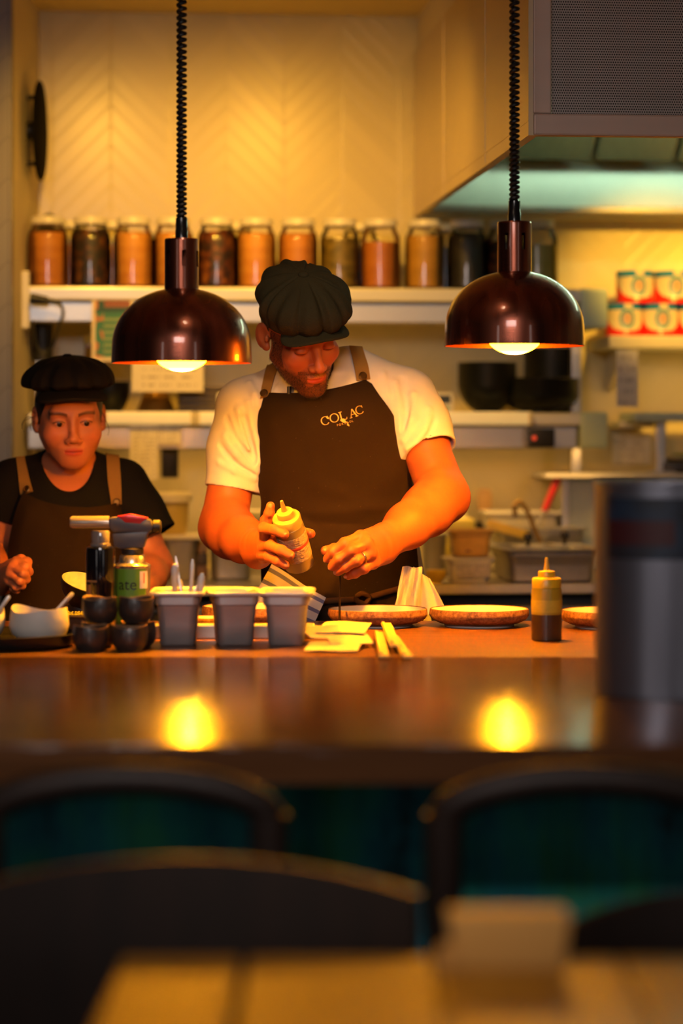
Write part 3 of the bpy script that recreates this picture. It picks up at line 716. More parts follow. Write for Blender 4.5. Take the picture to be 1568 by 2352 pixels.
for u in (ua + 0.06, ua + 0.62):
    MB().prism([(0, 0), (0, -0.11), (0.02, -0.11), (0.22, -0.01), (0.22, 0)], 0.016, M=Matrix.Translation((u, -0.005, SH_Z - 0.036)) @ Matrix.Rotation(-PI / 2, 4, 'Z')).build('bracket', m_steel, t, False)
def make_tin(loc, label):
    t = thing('food_tin', label, 'tin', loc, TH, 'red and blue tins on the right shelf')
    MB().lathe([(0, 0), (0.050, 0), (0.0515, 0.002), (0.0515, 0.004), (0.0505, 0.006), (0.0505, 0.083), (0.0515, 0.085), (0.0515, 0.088), (0.049, 0.0885)], 36).build('body', m_tin, t)
    MB().lathe([(0.049, 0.0880), (0.047, 0.086), (0, 0.086)], 36).build('lid', m_steel, t)
    return t
p = K(1432, 770, 0.20); tin = make_tin((p.x, p.y, SH_Z), 'red and blue tin in the lower row nearest the mint shelf end')
for px, row, lab in ((1514, 0, 'second red and blue tin of the lower row on the right shelf'), (1597, 0, 'third tin of the lower row, cut by the right picture edge'),
                     (1457, 1, 'red and blue tin at the left of the upper row on the right shelf'), (1543, 1, 'second tin of the upper row, cut by the right picture edge')):
    p = K(px, 770, 0.20); dup(tin, lab, (p.x, p.y, SH_Z + row * 0.0895), TH + 0.06 * (row - 0.5))
sheet_of_paper('order_docket', 1415, 804, 1465, 934, 0.33, 'long peach paper docket hanging below the tins', 5)
sheet_of_paper('recipe_sheet', 1405, 995, 1494, 1066, 0.02, 'wide peach paper stuck to the tiles below the small shelf', 5)
p = K(1445, 975, 0.10)
o = MB().box((0, 0, 0), (0.10, 0.16, 0.018), 0.004).build('wall_ledge', m_cream, loc=K(1448, 975, 0.085)); o.rotation_euler = (0, 0, TH); tag(o, 'narrow cream ledge on the tiles below the long peach docket', 'ledge')
t = thing('raised_stand', 'pale green raised shelf on a post standing on the steel cabinet', 'stand', WL(0, 0, 0), TH)
ua, ub = uof(K(1456, 958, 0.28)), uof((1.9, 6.9)); zt = K(1500, 949, 0.28).z
MB().box(((ua + ub) / 2, -0.18, zt - 0.010), (ub - ua, 0.20, 0.024), 0.004).build('top', plain('mint_enamel', (0.56, 0.66, 0.54), 0.35), t, False)
up_ = uof(K(1520, 1000, 0.2))
MB().box((up_, -0.18, (zt + CAB_Z) / 2 - 0.01), (0.026, 0.026, zt - CAB_Z - 0.022), 0.003).build('post', m_steel, t, False)
MB().box((up_, -0.18, CAB_Z + 0.003), (0.07, 0.07, 0.005), 0.001).build('foot_plate', m_steel, t, False)
p = K(1560, 1095, 0.16)
t = thing('side_plate', 'small plate with green food at the right picture edge', 'plate', (p.x, p.y, CAB_Z + 0.03))
MB().lathe([(0, 0), (0.03, 0), (0.06, 0.014), (0.058, 0.017), (0.03, 0.005), (0, 0.005)], 32).build('dish', m_cream, t)
MB().lathe([(0, 0.005), (0.03, 0.006), (0.02, 0.022), (0, 0.026)], 16).build('greens', plain('greens', (0.18, 0.28, 0.03), 0.6, var=0.5), t)
tag(MB().box((0, 0, 0.0145), (0.10, 0.10, 0.029), 0.004).build('serving_block', m_dark, loc=(p.x, p.y, CAB_Z)), 'dark block under the small plate at the right picture edge', 'block')
# ------------------------------------------------------------------ the pass counter and the dining bar in front of it
TOP = 0.960
m_pass = wood('pass_counter_wood', (0.10, 0.036, 0.009), (0.21, 0.085, 0.022), 0.36, 5, (0.35, 5, 5))
t = NT('bar_top_wood'); v = t.coord('Object', (0.30, 4, 4)); n1 = t.noise(v, 4, 6, 0.6)
t.set(Base_Color=t.ramp(n1, [(0.32, (0.060, 0.024, 0.010)), (0.7, (0.14, 0.060, 0.024))]), Roughness=0.15)
t.b.inputs['Specular IOR Level'].default_value = 0.4
t.bump(t.noise(t.coord('Object', (0.04, 1.0, 1.0)), 190, 2), 0.6, 0.0016); m_bar = t.m
JOIN = 4.235
t = thing('pass_counter', 'brown wooden pass counter the plates and steel tins stand on', 'counter', (0.05, (JOIN + 5.04) / 2, 0))
MB().box((0, 0, TOP - 0.025), (4.3, 5.04 - JOIN, 0.05), 0.004).build('counter_top', m_pass, t, False)
MB().box((0, 0.02, 0.46), (4.2, 0.62, 0.90), 0.004).build('carcass', m_dark, t, False)
BY = 3.05
t = thing('dining_bar', 'long glossy dark wooden bar in the foreground reflecting the lamps', 'bar', (0.05, 0, 0))
MB().box((0, (BY + JOIN) / 2, TOP - 0.024), (4.3, JOIN - BY - 0.002, 0.050), 0.003, 2).build('bar_top', m_bar, t)
n = NT('painted_panel'); v = n.coord('Object', (1, 1, 0.45)); q = n.noise(v, 7, 5, 0.65); q2 = n.noise(n.coord('Object', (9, 9, 0.6)), 5, 3)
c1 = n.ramp(q, [(0.30, (0.012, 0.025, 0.035)), (0.42, (0.015, 0.40, 0.55)), (0.52, (0.03, 0.62, 0.58)), (0.62, (0.07, 0.72, 0.36)), (0.74, (0.16, 0.08, 0.04))])
n.set(Base_Color=n.mix(n.math('MULTIPLY', q2, 0.6), c1, (0.01, 0.03, 0.04)), Roughness=0.6); m_panel = n.m
fp = MB(); fp.box((0, 3.46, 0.455), (4.2, 0.03, 0.91))
fp.build('painted_front', m_panel, t, False)
MB().box((0, 3.85, 0.455), (4.1, 0.70, 0.90)).build('bar_body', m_dark, t, False)
MB().box((0, 3.44, 0.05), (4.2, 0.02, 0.10)).build('kick_board', m_dark, t, False)

# ------------------------------------------------------------------ heat lamps
t_ = NT('copper_lamp'); v = t_.coord('Object', (1, 1, 0.05)); st = t_.math('ADD', t_.math('MULTIPLY', t_.noise(v, 22, 2), 1.6), -0.3)  # vertical light and dark streaks: reflections put into the shade's colour
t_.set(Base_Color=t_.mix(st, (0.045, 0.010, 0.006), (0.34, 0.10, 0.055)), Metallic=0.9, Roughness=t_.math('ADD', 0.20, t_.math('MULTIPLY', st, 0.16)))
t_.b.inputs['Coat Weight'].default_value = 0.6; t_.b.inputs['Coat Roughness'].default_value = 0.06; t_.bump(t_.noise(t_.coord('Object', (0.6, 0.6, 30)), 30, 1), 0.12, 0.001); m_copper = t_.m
m_copper_in = plain('copper_inside', (0.16, 0.018, 0.006), 0.4, 0.3, var=0.1)
n = NT('heat_bulb'); gx = n.node('ShaderNodeSeparateXYZ'); n.link(n.node('ShaderNodeTexCoord').outputs['Object'], gx.inputs[0])
r2 = n.math('ADD', n.math('MULTIPLY', gx.outputs[0], gx.outputs[0]), n.math('MULTIPLY', gx.outputs[1], gx.outputs[1]))
hot = n.math('POWER', n.math('SUBTRACT', 1.0, n.math('MINIMUM', n.math('DIVIDE', n.math('SQRT', r2), 0.056), 1.0)), 8.0)
fil = n.mix(hot, (1.0, 0.33, 0.0040), (1.0, 0.40, 0.030))
em = n.node('ShaderNodeEmission'); n.link(fil, em.inputs[0]); n.link(n.math('ADD', 130.0, n.math('MULTIPLY', hot, 25000.0)), em.inputs[1])
n.link(em.outputs[0], n.n['Material Output'].inputs[0]); m_bulb = n.m
LR = 0.140
def heat_lamp(px, rim_y, d, label, turn):
    p = P(px, rim_y, d)
    t = thing('heat_lamp', label, 'lamp', p, turn, 'copper heat lamps over the pass'); sc = d / 4.87; t.scale = (sc, sc, sc)
    prof = [(LR + 0.001, 0.0), (LR + 0.0012, 0.006), (LR, 0.035)]
    H = 0.148
    for i in range(1, 15):
        a = i / 14 * math.radians(76); prof.append((LR * math.cos(a) ** 0.92, 0.035 + (H - 0.035) * math.sin(a) / math.sin(math.radians(76))))
    prof.append((0.034, H + 0.0015))
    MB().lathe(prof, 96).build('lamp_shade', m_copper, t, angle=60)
    MB().lathe([(r - 0.002, z + 0.0 if z == 0 else z - 0.002) for r, z in prof] + [(0.0, H - 0.002)], 96).build('shade_lining', m_copper_in, t, angle=60)
    # neck with vent slots
    m = MB(); R = 0.0345; zs = [H, H + 0.045, H + 0.050, H + 0.078, H + 0.083, H + 0.099]; N = 48
    vs, fs = [], []
    for rr in (R, R - 0.0025):
        for z in zs:
            for i in range(N): vs.append((rr * math.cos(2 * PI * i / N), rr * math.sin(2 * PI * i / N), z))
    L = len(zs)
    for s in (0, 1):
        for k in range(L - 1):
            for i in range(N):
                if k in (2,) and i % 8 in (3, 4): continue
                if k == 1 and i % 8 in (3, 4): continue
                a = s * L * N + k * N + i; b = s * L * N + k * N + (i + 1) % N
                fs.append((a, b, b + N, a + N) if s == 0 else (b, a, a + N, b + N))
    m.add(vs, fs)
    m.lathe([(R, zs[-1]), (R - 0.001, zs[-1] + 0.003), (0.012, zs[-1] + 0.003)], N)
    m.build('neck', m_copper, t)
    MB().lathe([(0.0, 0), (0.024, 0.0), (0.026, 0.05), (0, 0.06)], 24, c=(0, 0, H - 0.06)).build('lamp_holder', m_dark, t)
    z0 = zs[-1] + 0.002
    MB().lathe([(0.0, 0.0), (0.0130, 0.0), (0.0130, 0.018), (0.0122, 0.020), (0.0118, 0.043), (0.007, 0.045), (0, 0.045)], 24, c=(0, 0, z0)).build('cord_sleeve', plain('sleeve_black', (0.008, 0.008, 0.009), 0.2), t)
    z1 = z0 + 0.043; ztop = (CEIL - p.z) / sc; pts = []; z = z1; a = 0.0
    while z < ztop:
        f = (z - z1) / (ztop - z1); pitch = 0.0096 + 0.0060 * f
        pts.append((0.0072 * math.cos(a), 0.0072 * math.sin(a), z)); a += 2 * PI / 12; z += pitch / 12
    MB().tube(pts, 0.0040, 8).build('coiled_cord', plain('cord_black', (0.006, 0.006, 0.006), 0.5), t)
    MB().lathe([(0.05, ztop - 0.03), (0.05, ztop), (0, ztop)], 24).build('ceiling_rose', m_black, t)
    # bulb: flood-lamp face bulging just below the rim
    bp = [(0.0, -0.0165)] + [(0.054 * math.sin(math.radians(q)), -0.0165 + 0.034 * (1 - math.cos(math.radians(q)))) for q in range(8, 91, 8)] + [(0.054, 0.022)]
    MB().lathe(bp, 48).build('bulb_face', m_bulb, t, angle=80)
    MB().lathe([(0.054, 0.022), (0.046, 0.05), (0.026, 0.085), (0, 0.09)], 36).build('bulb_back', m_steel, t)
heat_lamp(417, 834, 4.60, 'copper dome heat lamp hanging at the left above the woman\'s side of the pass', 0.2)
heat_lamp(1181, 795, 4.68, 'copper dome heat lamp hanging at the right in front of the extraction hood', 0.5)

# ------------------------------------------------------------------ stoneware plates
n = NT('brown_stoneware'); v = n.coord('Object', (1, 1, 1)); q = n.noise(v, 120, 5, 0.7); q2 = n.noise(v, 12, 2)
n.set(Base_Color=n.ramp(n.math('ADD', n.math('MULTIPLY', q, 0.7), n.math('MULTIPLY', q2, 0.3)), [(0.38, (0.12, 0.045, 0.018)), (0.52, (0.30, 0.13, 0.05)), (0.66, (0.46, 0.24, 0.10))]), Roughness=0.6)
n.bump(q, 0.3, 0.002); m_stone = n.m
m_glaze = plain('cream_glaze', (0.88, 0.76, 0.50), 0.3, var=0.06, scale=20)
m_foot = plain('raw_clay', (0.55, 0.50, 0.46), 0.7)
def stone_plate(loc, r, h, label, group):
    t = thing('stoneware_plate', label, 'plate', loc, 0, group)
    MB().lathe([(r * 0.66, 0.006), (r * 0.80, 0.007), (r * 0.94, 0.014), (r * 0.995, 0.022), (r, 0.026), (r * 0.985, h - 0.001), (r * 0.965, h), (r * 0.955, h - 0.002)], 72).build('dish', m_stone, t)
    MB().lathe([(r * 0.957, h - 0.0015), (r * 0.94, h - 0.006), (r * 0.90, 0.016), (r * 0.80, 0.0115), (0, 0.0105)], 72).build('glazed_inside', m_glaze, t)
    MB().lathe([(0, 0), (r * 0.69, 0.0), (r * 0.70, 0.002), (r * 0.68, 0.008), (0, 0.008)], 64).build('foot_ring', m_foot, t)
    return t
pl = lambda px, d: P(px, HY, d)
p = pl(867, 4.91); stone_plate((p.x, p.y, TOP), 0.1015, 0.036, 'brown stoneware plate with cream inside right below the man\'s hands', 'stoneware plates on the pass')
p = pl(1100, 4.91); stone_plate((p.x, p.y, TOP), 0.1015, 0.036, 'brown stoneware plate between the first plate and the standing squeeze bottle', 'stoneware plates on the pass')
p = pl(1402, 4.87); stone_plate((p.x, p.y, TOP), 0.1015, 0.036, 'brown stoneware plate half hidden behind the blurred metal canister', 'stoneware plates on the pass')
p = pl(577, 4.93); stone_plate((p.x, p.y, TOP), 0.1015, 0.040, 'brown stoneware plate seen only in the gaps behind the steel tins', 'stoneware plates on the pass')
p = pl(478, 4.76); stone_plate((p.x, p.y, TOP), 0.048, 0.030, 'small brown stoneware bowl between the first and the second steel tin', 'stoneware plates on the pass')

# ------------------------------------------------------------------ low steel ledge behind the tins
p0, p1 = pl(348, 4.60), pl(722, 4.60)
t = thing('steel_rail', 'low brushed steel rail lying on the pass behind the three tins', 'rail', ((p0.x + p1.x) / 2, 4.622, TOP))
MB().box((0, 0, 0.0135), (p1.x - p0.x, 0.05, 0.027), 0.003).build('bar', plain('rail_steel', (0.62, 0.58, 0.52), 0.4, 0.5), t, False)

# ------------------------------------------------------------------ three steel tins and the cutlery
m_tinb = plain('tin_steel', (0.50, 0.47, 0.48), 0.48, 0.7, var=0.10, scale=16, stretch=(1, 1, 5))
m_rim = plain('tin_rim', (0.78, 0.74, 0.64), 0.35, 0.4)
def steel_tin(px, d, turn, label):
    p = pl(px, d); t = thing('steel_tin', label, 'tin', (p.x, p.y, TOP), turn, 'small steel tins on the pass')
    pan_mesh(0.099, 0.150, 0.100, 0.0085, 0.78, 0.0016, 0.014).build('body', m_tinb, t, angle=50)
    def rr(a, b_, r, z, n=6):
        out = []
        for cx, cy, a0 in ((a / 2 - r, b_ / 2 - r, 0), (-a / 2 + r, b_ / 2 - r, 90), (-a / 2 + r, -b_ / 2 + r, 180), (a / 2 - r, -b_ / 2 + r, 270)):
            for i in range(n + 1):
                an = math.radians(a0 + 90 * i / n); out.append((cx + r * math.cos(an), cy + r * math.sin(an), z))
        return out
    MB().tube(rr(0.0965, 0.1475, 0.014, 0.0985), 0.0032, 10, closed=True).build('rolled_rim', m_rim, t)
    return t
tins = [steel_tin(410, 4.49, 0.02, 'leftmost steel tin, holding the cutlery'), steel_tin(537, 4.49, 0.13, 'middle steel tin, turned slightly'), steel_tin(659, 4.49, -0.03, 'rightmost steel tin, empty, below the striped towel')]
m_cut = plain('cutlery_steel', (0.75, 0.72, 0.68), 0.34, 0.5, var=0.05)
def cutlery(x0, y0, x1, y1, d0, d1, wa, wb_, label, nm='spoon'):
    a, b = P(x0, y0, d0), P(x1, y1, d1)
    dirv = (b - a); L = dirv.length; N = 14; pts = []; rad = []
    for i in range(N + 1):
        f = i / N; pts.append((dirv * f)[:]); w = wa + (wb_ - wa) * (f ** 1.5)
        if f > 0.93: w *= math.sqrt(max(0.05, 1 - ((f - 0.93) / 0.075) ** 2))
        rad.append(w)
    t = thing(nm, label, 'cutlery', a, 0, 'cutlery in the left steel tin')
    m = MB(); m.tube(pts, rad, 12, flat=1.0)
    ax = dirv.normalized(); Mv = []
    # flatten front to back
    for q in m.v:
        v = Vector(q); al = ax * v.dot(ax); off = v - al; off.y *= 0.28; Mv.append(tuple(al + off))
    m.v = Mv; m.build('handle', m_cut, t)
    return t
cutlery(404, 1468, 401, 1295, 4.49, 4.47, 0.004, 0.0075, 'broad upright spoon handle at the left of the cutlery')
cutlery(432, 1468, 403, 1277, 4.46, 4.48, 0.0022, 0.0028, 'thin skewer-like handle crossing the broad left handle', 'skewer')
cutlery(432, 1466, 442, 1284, 4.52, 4.52, 0.003, 0.0050, 'upright narrow knife handle at the back of the cutlery', 'knife')
cutlery(436, 1468, 465, 1316, 4.47, 4.46, 0.004, 0.0075, 'broad spoon handle leaning to the right')
cutlery(408, 1460, 452, 1345, 4.44, 4.45, 0.0018, 0.0024, 'thin tweezer arm leaning to the right in front', 'tweezers')
cutlery(424, 1466, 414, 1330, 4.50, 4.53, 0.003, 0.0042, 'short narrow handle between the two left handles', 'teaspoon')

# ------------------------------------------------------------------ dark cups
m_cup = plain('dark_cup_glaze', (0.030, 0.024, 0.022), 0.33, var=0.3, scale=30, coat=0.15)
m_cuprim = plain('unglazed_rim', (0.30, 0.17, 0.08), 0.5)
def wavy(ph, amp, h):
    def f(r, z, a, k):
        w = max(0.0, (z - h * 0.35) / (h * 0.65)); return (r * (1 + 0.03 * math.cos(3 * a + ph) * w), z + amp * math.sin(2 * a + ph) * w * w)
    return f
def cup(px, d, z, ph, label):
    p = pl(px, d); h = 0.046; r = 0.0325; w = wavy(ph, 0.0030, h)
    t = thing('dark_cup', label, 'cup', (p.x, p.y, z), 0, 'dark glazed cups on the pass')
    MB().lathe([(0, 0), (r * 0.66, 0), (r * 0.70, 0.002), (r * 0.93, 0.012), (r, 0.024), (r * 0.98, 0.038), (r * 0.95, h - 0.0015)], 56, wob=w).build('body', m_cup, t)
    MB().lathe([(r * 0.95, h - 0.0015), (r * 0.935, h), (r * 0.89, h - 0.0005), (r * 0.87, h - 0.003)], 56, wob=w).build('rim', m_cuprim, t)
    MB().lathe([(r * 0.87, h - 0.003), (r * 0.90, 0.022), (r * 0.62, 0.005), (0, 0.004)], 56, wob=w).build('inside', m_cup, t)
    return t
cup(208, 4.345, TOP, 0.3, 'dark cup at the lower left front of the stacked cups')
cup(298, 4.350, TOP, 1.6, 'dark cup at the lower right front of the stacked cups')
cup(226, 4.425, TOP, 0.9, 'dark cup at the back left of the lower layer of cups')
cup(318, 4.430, TOP, 2.2, 'dark cup at the back right of the lower layer of cups')
cup(230, 4.385, TOP + 0.0485, 2.6, 'upper left dark cup with the dipped rim, on top of the others')
cup(312, 4.392, TOP + 0.0485, 0.2, 'upper right dark cup in front of the green can')

# ------------------------------------------------------------------ black tray, white bowls and spoons
p = pl(18, 4.44); t = thing('black_tray', 'round black tray at the lower left carrying the white bowls', 'tray', (p.x, p.y, TOP))
MB().lathe([(0, 0), (0.105, 0), (0.120, 0.006), (0.128, 0.022), (0.130, 0.026), (0.127, 0.027), (0.118, 0.012), (0.10, 0.008), (0, 0.008)], 72).build('dish', plain('black_tray', (0.008, 0.008, 0.008), 0.35), t)
m_bone = plain('white_stoneware', (0.70, 0.66, 0.60), 0.45, var=0.06, scale=60)
def white_bowl(px, d, r, h, ph, label):
    p = pl(px, d)
    def w(rr, z, a, k):
        q = max(0.0, (z - h * 0.4) / (h * 0.6)); return (rr * (1 + 0.05 * math.cos(2 * a + ph) * q), z + 0.005 * math.sin(2 * a + ph) * q * q + 0.002 * math.sin(3 * a) * q)
    t = thing('white_bowl', label, 'bowl', (p.x, p.y, TOP + 0.0085), 0, 'white bowls on the black tray')
    MB().lathe([(0, 0), (r * 0.55, 0), (r * 0.62, 0.002), (r * 0.90, 0.014), (r, 0.030), (r * 0.985, h * 0.8), (r * 0.95, h), (r * 0.92, h), (r * 0.95, h * 0.75), (r * 0.94, 0.03), (r * 0.6, 0.006), (0, 0.005)], 64, wob=w).build('body', m_bone, t)
    return t
white_bowl(90, 4.455, 0.0555, 0.060, 2.4, 'white wavy-rimmed bowl with a spoon on the black tray')
white_bowl(-52, 4.46, 0.050, 0.055, 0.4, 'second white bowl cut by the left picture edge on the black tray')
def spoon(x0, y0, x1, y1, d0, d1, label):
    a, b = P(x0, y0, d0), P(x1, y1, d1); t = thing('spoon', label, 'spoon', a, 0, 'spoons in the white bowls')
    dv = b - a
    MB().tube([(0, 0, 0), dv * 0.3, dv * 0.7, dv * 0.96, dv], [0.0022, 0.0026, 0.0038, 0.0042, 0.002], 10, flat=0.5).build('handle', m_cut, t)
    MB().lathe([(0, -0.004), (0.010, -0.002), (0.014, 0.002), (0.010, 0.001), (0, -0.001)], 20, sy=1.3).build('bowl_end', m_cut, t)
spoon(112, 1420, 168, 1362, 4.45, 4.47, 'spoon leaning right in the white wavy bowl')
spoon(-25, 1432, 22, 1368, 4.45, 4.45, 'spoon leaning right in the bowl at the left picture edge')

# ------------------------------------------------------------------ black bottle, green can with blowtorch
def text_mesh(txt, size, extr=0.0):
    cu = bpy.data.curves.new('txt', 'FONT'); cu.body = txt; cu.size = size; cu.align_x = 'CENTER'; cu.align_y = 'CENTER'; cu.extrude = extr
    o = bpy.data.objects.new('txt', cu); COL.objects.link(o)
    dg = bpy.context.evaluated_depsgraph_get(); me = o.evaluated_get(dg).to_mesh()
    vs = [v.co.copy() for v in me.vertices]; fs = [tuple(p.vertices) for p in me.polygons]
    o.evaluated_get(dg).to_mesh_clear(); bpy.data.objects.remove(o); bpy.data.curves.remove(cu)
    return vs, fs
p = pl(231, 4.545)
t = thing('black_flask', 'tall black bottle with a clear stopper behind the stacked cups', 'bottle', (p.x, p.y, TOP), 0)
MB().lathe([(0, 0), (0.026, 0), (0.0275, 0.003), (0.0275, 0.060), (0.0270, 0.061), (0.0270, 0.064), (0.0275, 0.065), (0.0275, 0.172), (0.0265, 0.177), (0.021, 0.180), (0, 0.180)], 48).build('body', plain('glossy_black', (0.005, 0.005, 0.008), 0.15, coat=0.4), t)
MB().lathe([(0.019, 0.180), (0.019, 0.184), (0.0165, 0.186), (0.0175, 0.205), (0.0155, 0.209), (0, 0.209)], 36).build('clear_stopper', plain('smoked_plastic', (0.22, 0.19, 0.17), 0.12, coat=0.6), t)
gold = plain('gold_print', (0.36, 0.16, 0.05), 0.4)
m = MB()
for (a0, a1, z0, z1) in ((-2.62, -2.18, 0.086, 0.108), (-2.7, -1.75, 0.113, 0.1165)):
    vs = []
    for i in range(9):
        a = a0 + (a1 - a0) * i / 8
        for z in (z0, z1): vs.append((0.0278 * math.cos(a), 0.0278 * math.sin(a), z))
    m.add(vs, [(2 * i, 2 * i + 2, 2 * i + 3, 2 * i + 1) for i in range(8)])
m.build('gold_emblem', gold, t)
p = pl(304, 4.60)
t = thing('gas_canister', 'green labelled gas can standing behind the upper right dark cup', 'gas can', (p.x, p.y, TOP), 0)
R = 0.0345
MB().lathe([(0, 0), (R, 0), (R + 0.001, 0.002), (R, 0.004), (R - 0.0006, 0.006), (R - 0.0006, 0.136), (R, 0.138), (R + 0.001, 0.140), (R, 0.142), (0.026, 0.146), (0.024, 0.158), (0.0225, 0.160), (0, 0.161)], 56).build('body', plain('can_metal', (0.72, 0.66, 0.52), 0.25, 0.85), t)
def can_patch(name, mt, a0, a1, z0, z1, off):
    vs = []; N = 28
    for i in range(N + 1):
        a = math.radians(a0 + (a1 - a0) * i / N)
        for z in (z0, z1): vs.append(((R + off) * math.cos(a), (R + off) * math.sin(a), z))
    return MB().add(vs, [(2 * i, 2 * i + 2, 2 * i + 3, 2 * i + 1) for i in range(N)]).build(name, mt, t)
can_patch('green_label', plain('green_label', (0.16, 0.34, 0.03), 0.35, var=0.08), -200, -38, 0.008, 0.135, 0.0002)
can_patch('white_panel', plain('white_panel', (0.78, 0.70, 0.66), 0.4), -62, -32, 0.098, 0.131, 0.0006)
can_patch('red_panel', plain('red_panel', (0.52, 0.03, 0.015), 0.4), -62, -28, 0.042, 0.055, 0.0006)
can_patch('red_mark', plain('red_panel', (0.52, 0.03, 0.015), 0.4), -49, -45, 0.108, 0.128, 0.0010)
vs, fs = text_mesh('ate', 0.030)
def bend(v, a0, z0, rr): a = math.radians(a0) + v.x / rr; return (rr * math.cos(a), rr * math.sin(a), z0 + v.y)
MB().add([bend(v, -101, 0.105, R + 0.0009) for v in vs], fs).build('lettering', m_dark, t, False)
vs, fs = text_mesh('GAS', 0.008)
tt = thing('blowtorch', 'gas blowtorch head mounted on the green can, barrel pointing left', 'blowtorch', (p.x, p.y, TOP + 0.162), 0)
MB().lathe([(0, 0), (0.021, 0), (0.021, 0.010), (0.017, 0.013), (0, 0.013)], 32).build('collar', m_black, tt)
m_grey = plain('torch_grey', (0.075, 0.07, 0.085), 0.4)
MB().prism([(-0.038, 0.040), (-0.034, 0.014), (-0.02, 0.010), (0.022, 0.012), (0.028, 0.030), (0.032, 0.044)], 0.030, bev=0.004).build('grip', m_grey, tt)
MB().prism([(-0.044, 0.052), (-0.044, 0.070), (-0.004, 0.074), (0.036, 0.066), (0.041, 0.050), (0.034, 0.040), (-0.036, 0.041)], 0.030, bev=0.006).build('housing', m_grey, tt)
MB().prism([(-0.028, 0.0725), (-0.004, 0.0765), (0.030, 0.069), (0.016, 0.058), (-0.012, 0.060)], 0.0315, bev=0.002).build('red_trigger', plain('red_trigger', (0.65, 0.015, 0.01), 0.3), tt)
RX = Matrix.Rotation(-PI / 2, 4, 'Y')
MB().lathe([(0.0085, 0.0), (0.0118, 0.0), (0.0118, 0.070), (0.0095, 0.074), (0.0075, 0.072), (0.0085, 0.0)], 28, M=Matrix.Translation((-0.044, 0, 0.0605)) @ RX).build('barrel', plain('barrel_steel', (0.66, 0.58, 0.48), 0.28, 0.7), tt)
MB().lathe([(0, 0), (0.012, 0), (0.012, 0.012), (0.009, 0.015), (0, 0.015)], 24, M=Matrix.Translation((0.040, 0, 0.053)) @ Matrix.Rotation(PI / 2, 4, 'Y')).build('gas_knob', m_black, tt)
# black garnish box and the tilted bowl
p = pl(178, 4.72); t = thing('garnish_box', 'black box of bright green seeds between the white bowl and the cups', 'box', (p.x, p.y, TOP))
pan_mesh(0.11, 0.10, 0.040, 0.004, 0.96, 0.002, 0.006).build('box', m_dark, t)
sd = MB()
for i in range(170):
    a, b_ = random.uniform(-0.046, 0.046), random.uniform(-0.04, 0.04)
    sd.lathe([(0, -0.0018), (0.0018, 0), (0, 0.0018)], 6, c=(a, b_, 0.0385 + random.uniform(0, 0.002)))
o = sd.build('seeds', plain('green_seeds', (0.35, 0.36, 0.04), 0.3, var=0.5, scale=300), t); o['kind'] = 'stuff'
MB().box((0, 0, 0.0345), (0.100, 0.09, 0.004)).build('filling', plain('dark_filling', (0.05, 0.05, 0.015), 0.6), t, False)
p = P(188, 1400, 4.84)
t = thing('dressing_bowl', 'dark tilted bowl with a pale green inside behind the black bottle', 'bowl', (p.x, p.y, TOP + 0.046)); t.rotation_euler = (math.radians(14), math.radians(16), 0)
MB().lathe([(0, 0), (0.026, 0), (0.034, 0.008), (0.050, 0.030), (0.055, 0.050), (0.0535, 0.051)], 48).build('outside', m_blackg, t)
MB().lathe([(0.0535, 0.051), (0.048, 0.031), (0.03, 0.009), (0, 0.006)], 48).build('green_inside', plain('celadon_glaze', (0.34, 0.40, 0.28), 0.25, var=0.3, scale=60), t)
tag(MB().lathe([(0, 0), (0.034, 0), (0.030, 0.02), (0.030, 0.046), (0, 0.046)], 28).build('bowl_stand', m_dark, loc=(p.x, p.y, TOP)), 'small dark stand under the tilted bowl', 'stand')

# ------------------------------------------------------------------ paper slips and card strips
m_slip = plain('docket_paper', (0.70, 0.56, 0.34), 0.7, var=0.03)
def slip(px, d, z, w, l, turn, pitch, curl, label, k):
    p = pl(px, d); t = MB()
    def fn(u, v): return ((u - 0.5) * w, (v - 0.5) * l, 0.5 * curl * math.sin(u * PI) * (0.4 + v) + 0.0006 * math.sin(7 * u + 3 * v + k))
    o = t.sheet(fn, 14, 14, 0.0012).build('paper_slip', m_slip, loc=(p.x, p.y, z)); o.rotation_euler = (pitch, 0, turn)
    return tag(o, label, 'paper', 'paper slips on the pass')
slip(766, 4.375, TOP + 0.006, 0.096, 0.115, -0.08, 0.05, 0.003, 'lowest white paper slip nearest the bar', 0)
slip(800, 4.46, TOP + 0.014, 0.080, 0.120, 0.10, 0.09, 0.003, 'white paper slip turned to the right in the middle of the pile', 1)
slip(742, 4.51, TOP + 0.020, 0.070, 0.110, 0.22, 0.10, 0.003, 'white paper slip reaching left towards the steel rail', 2)
slip(790, 4.53, TOP + 0.027, 0.090, 0.100, -0.16, 0.11, 0.004, 'topmost crumpled white paper slip of the pile', 3)
m_card = plain('pale_card', (0.66, 0.46, 0.14), 0.6, var=0.05)
def strip(xa, da, xb, db, za, zb, w, label):
    a, b = pl(xa, da), pl(xb, db); a.z, b.z = za, zb; dv = b - a
    M = Matrix.Translation(a + dv / 2) @ dv.to_track_quat('X', 'Z').to_matrix().to_4x4()
    t = thing('card_strip', label, 'card strip', (0, 0, 0), 0, 'pale card strips on the pass')
    t.location = a + dv / 2
    MB().box((0, 0, 0), (dv.length, w, 0.004), 0.001, M=dv.to_track_quat('X', 'Z').to_matrix().to_4x4()).build('strip', m_card, t, False)
    MB().box((0, w * 0.32, 0.004), (dv.length * 0.92, w * 0.3, 0.004), 0.001, M=dv.to_track_quat('X', 'Z').to_matrix().to_4x4()).build('fold', m_card, t, False)
strip(882, 4.19, 871, 4.60, TOP + 0.005, TOP + 0.012, 0.018, 'left pale folded card strip lying on the pass')
strip(936, 4.18, 903, 4.55, TOP + 0.005, TOP + 0.010, 0.018, 'right pale folded card strip lying on the pass')
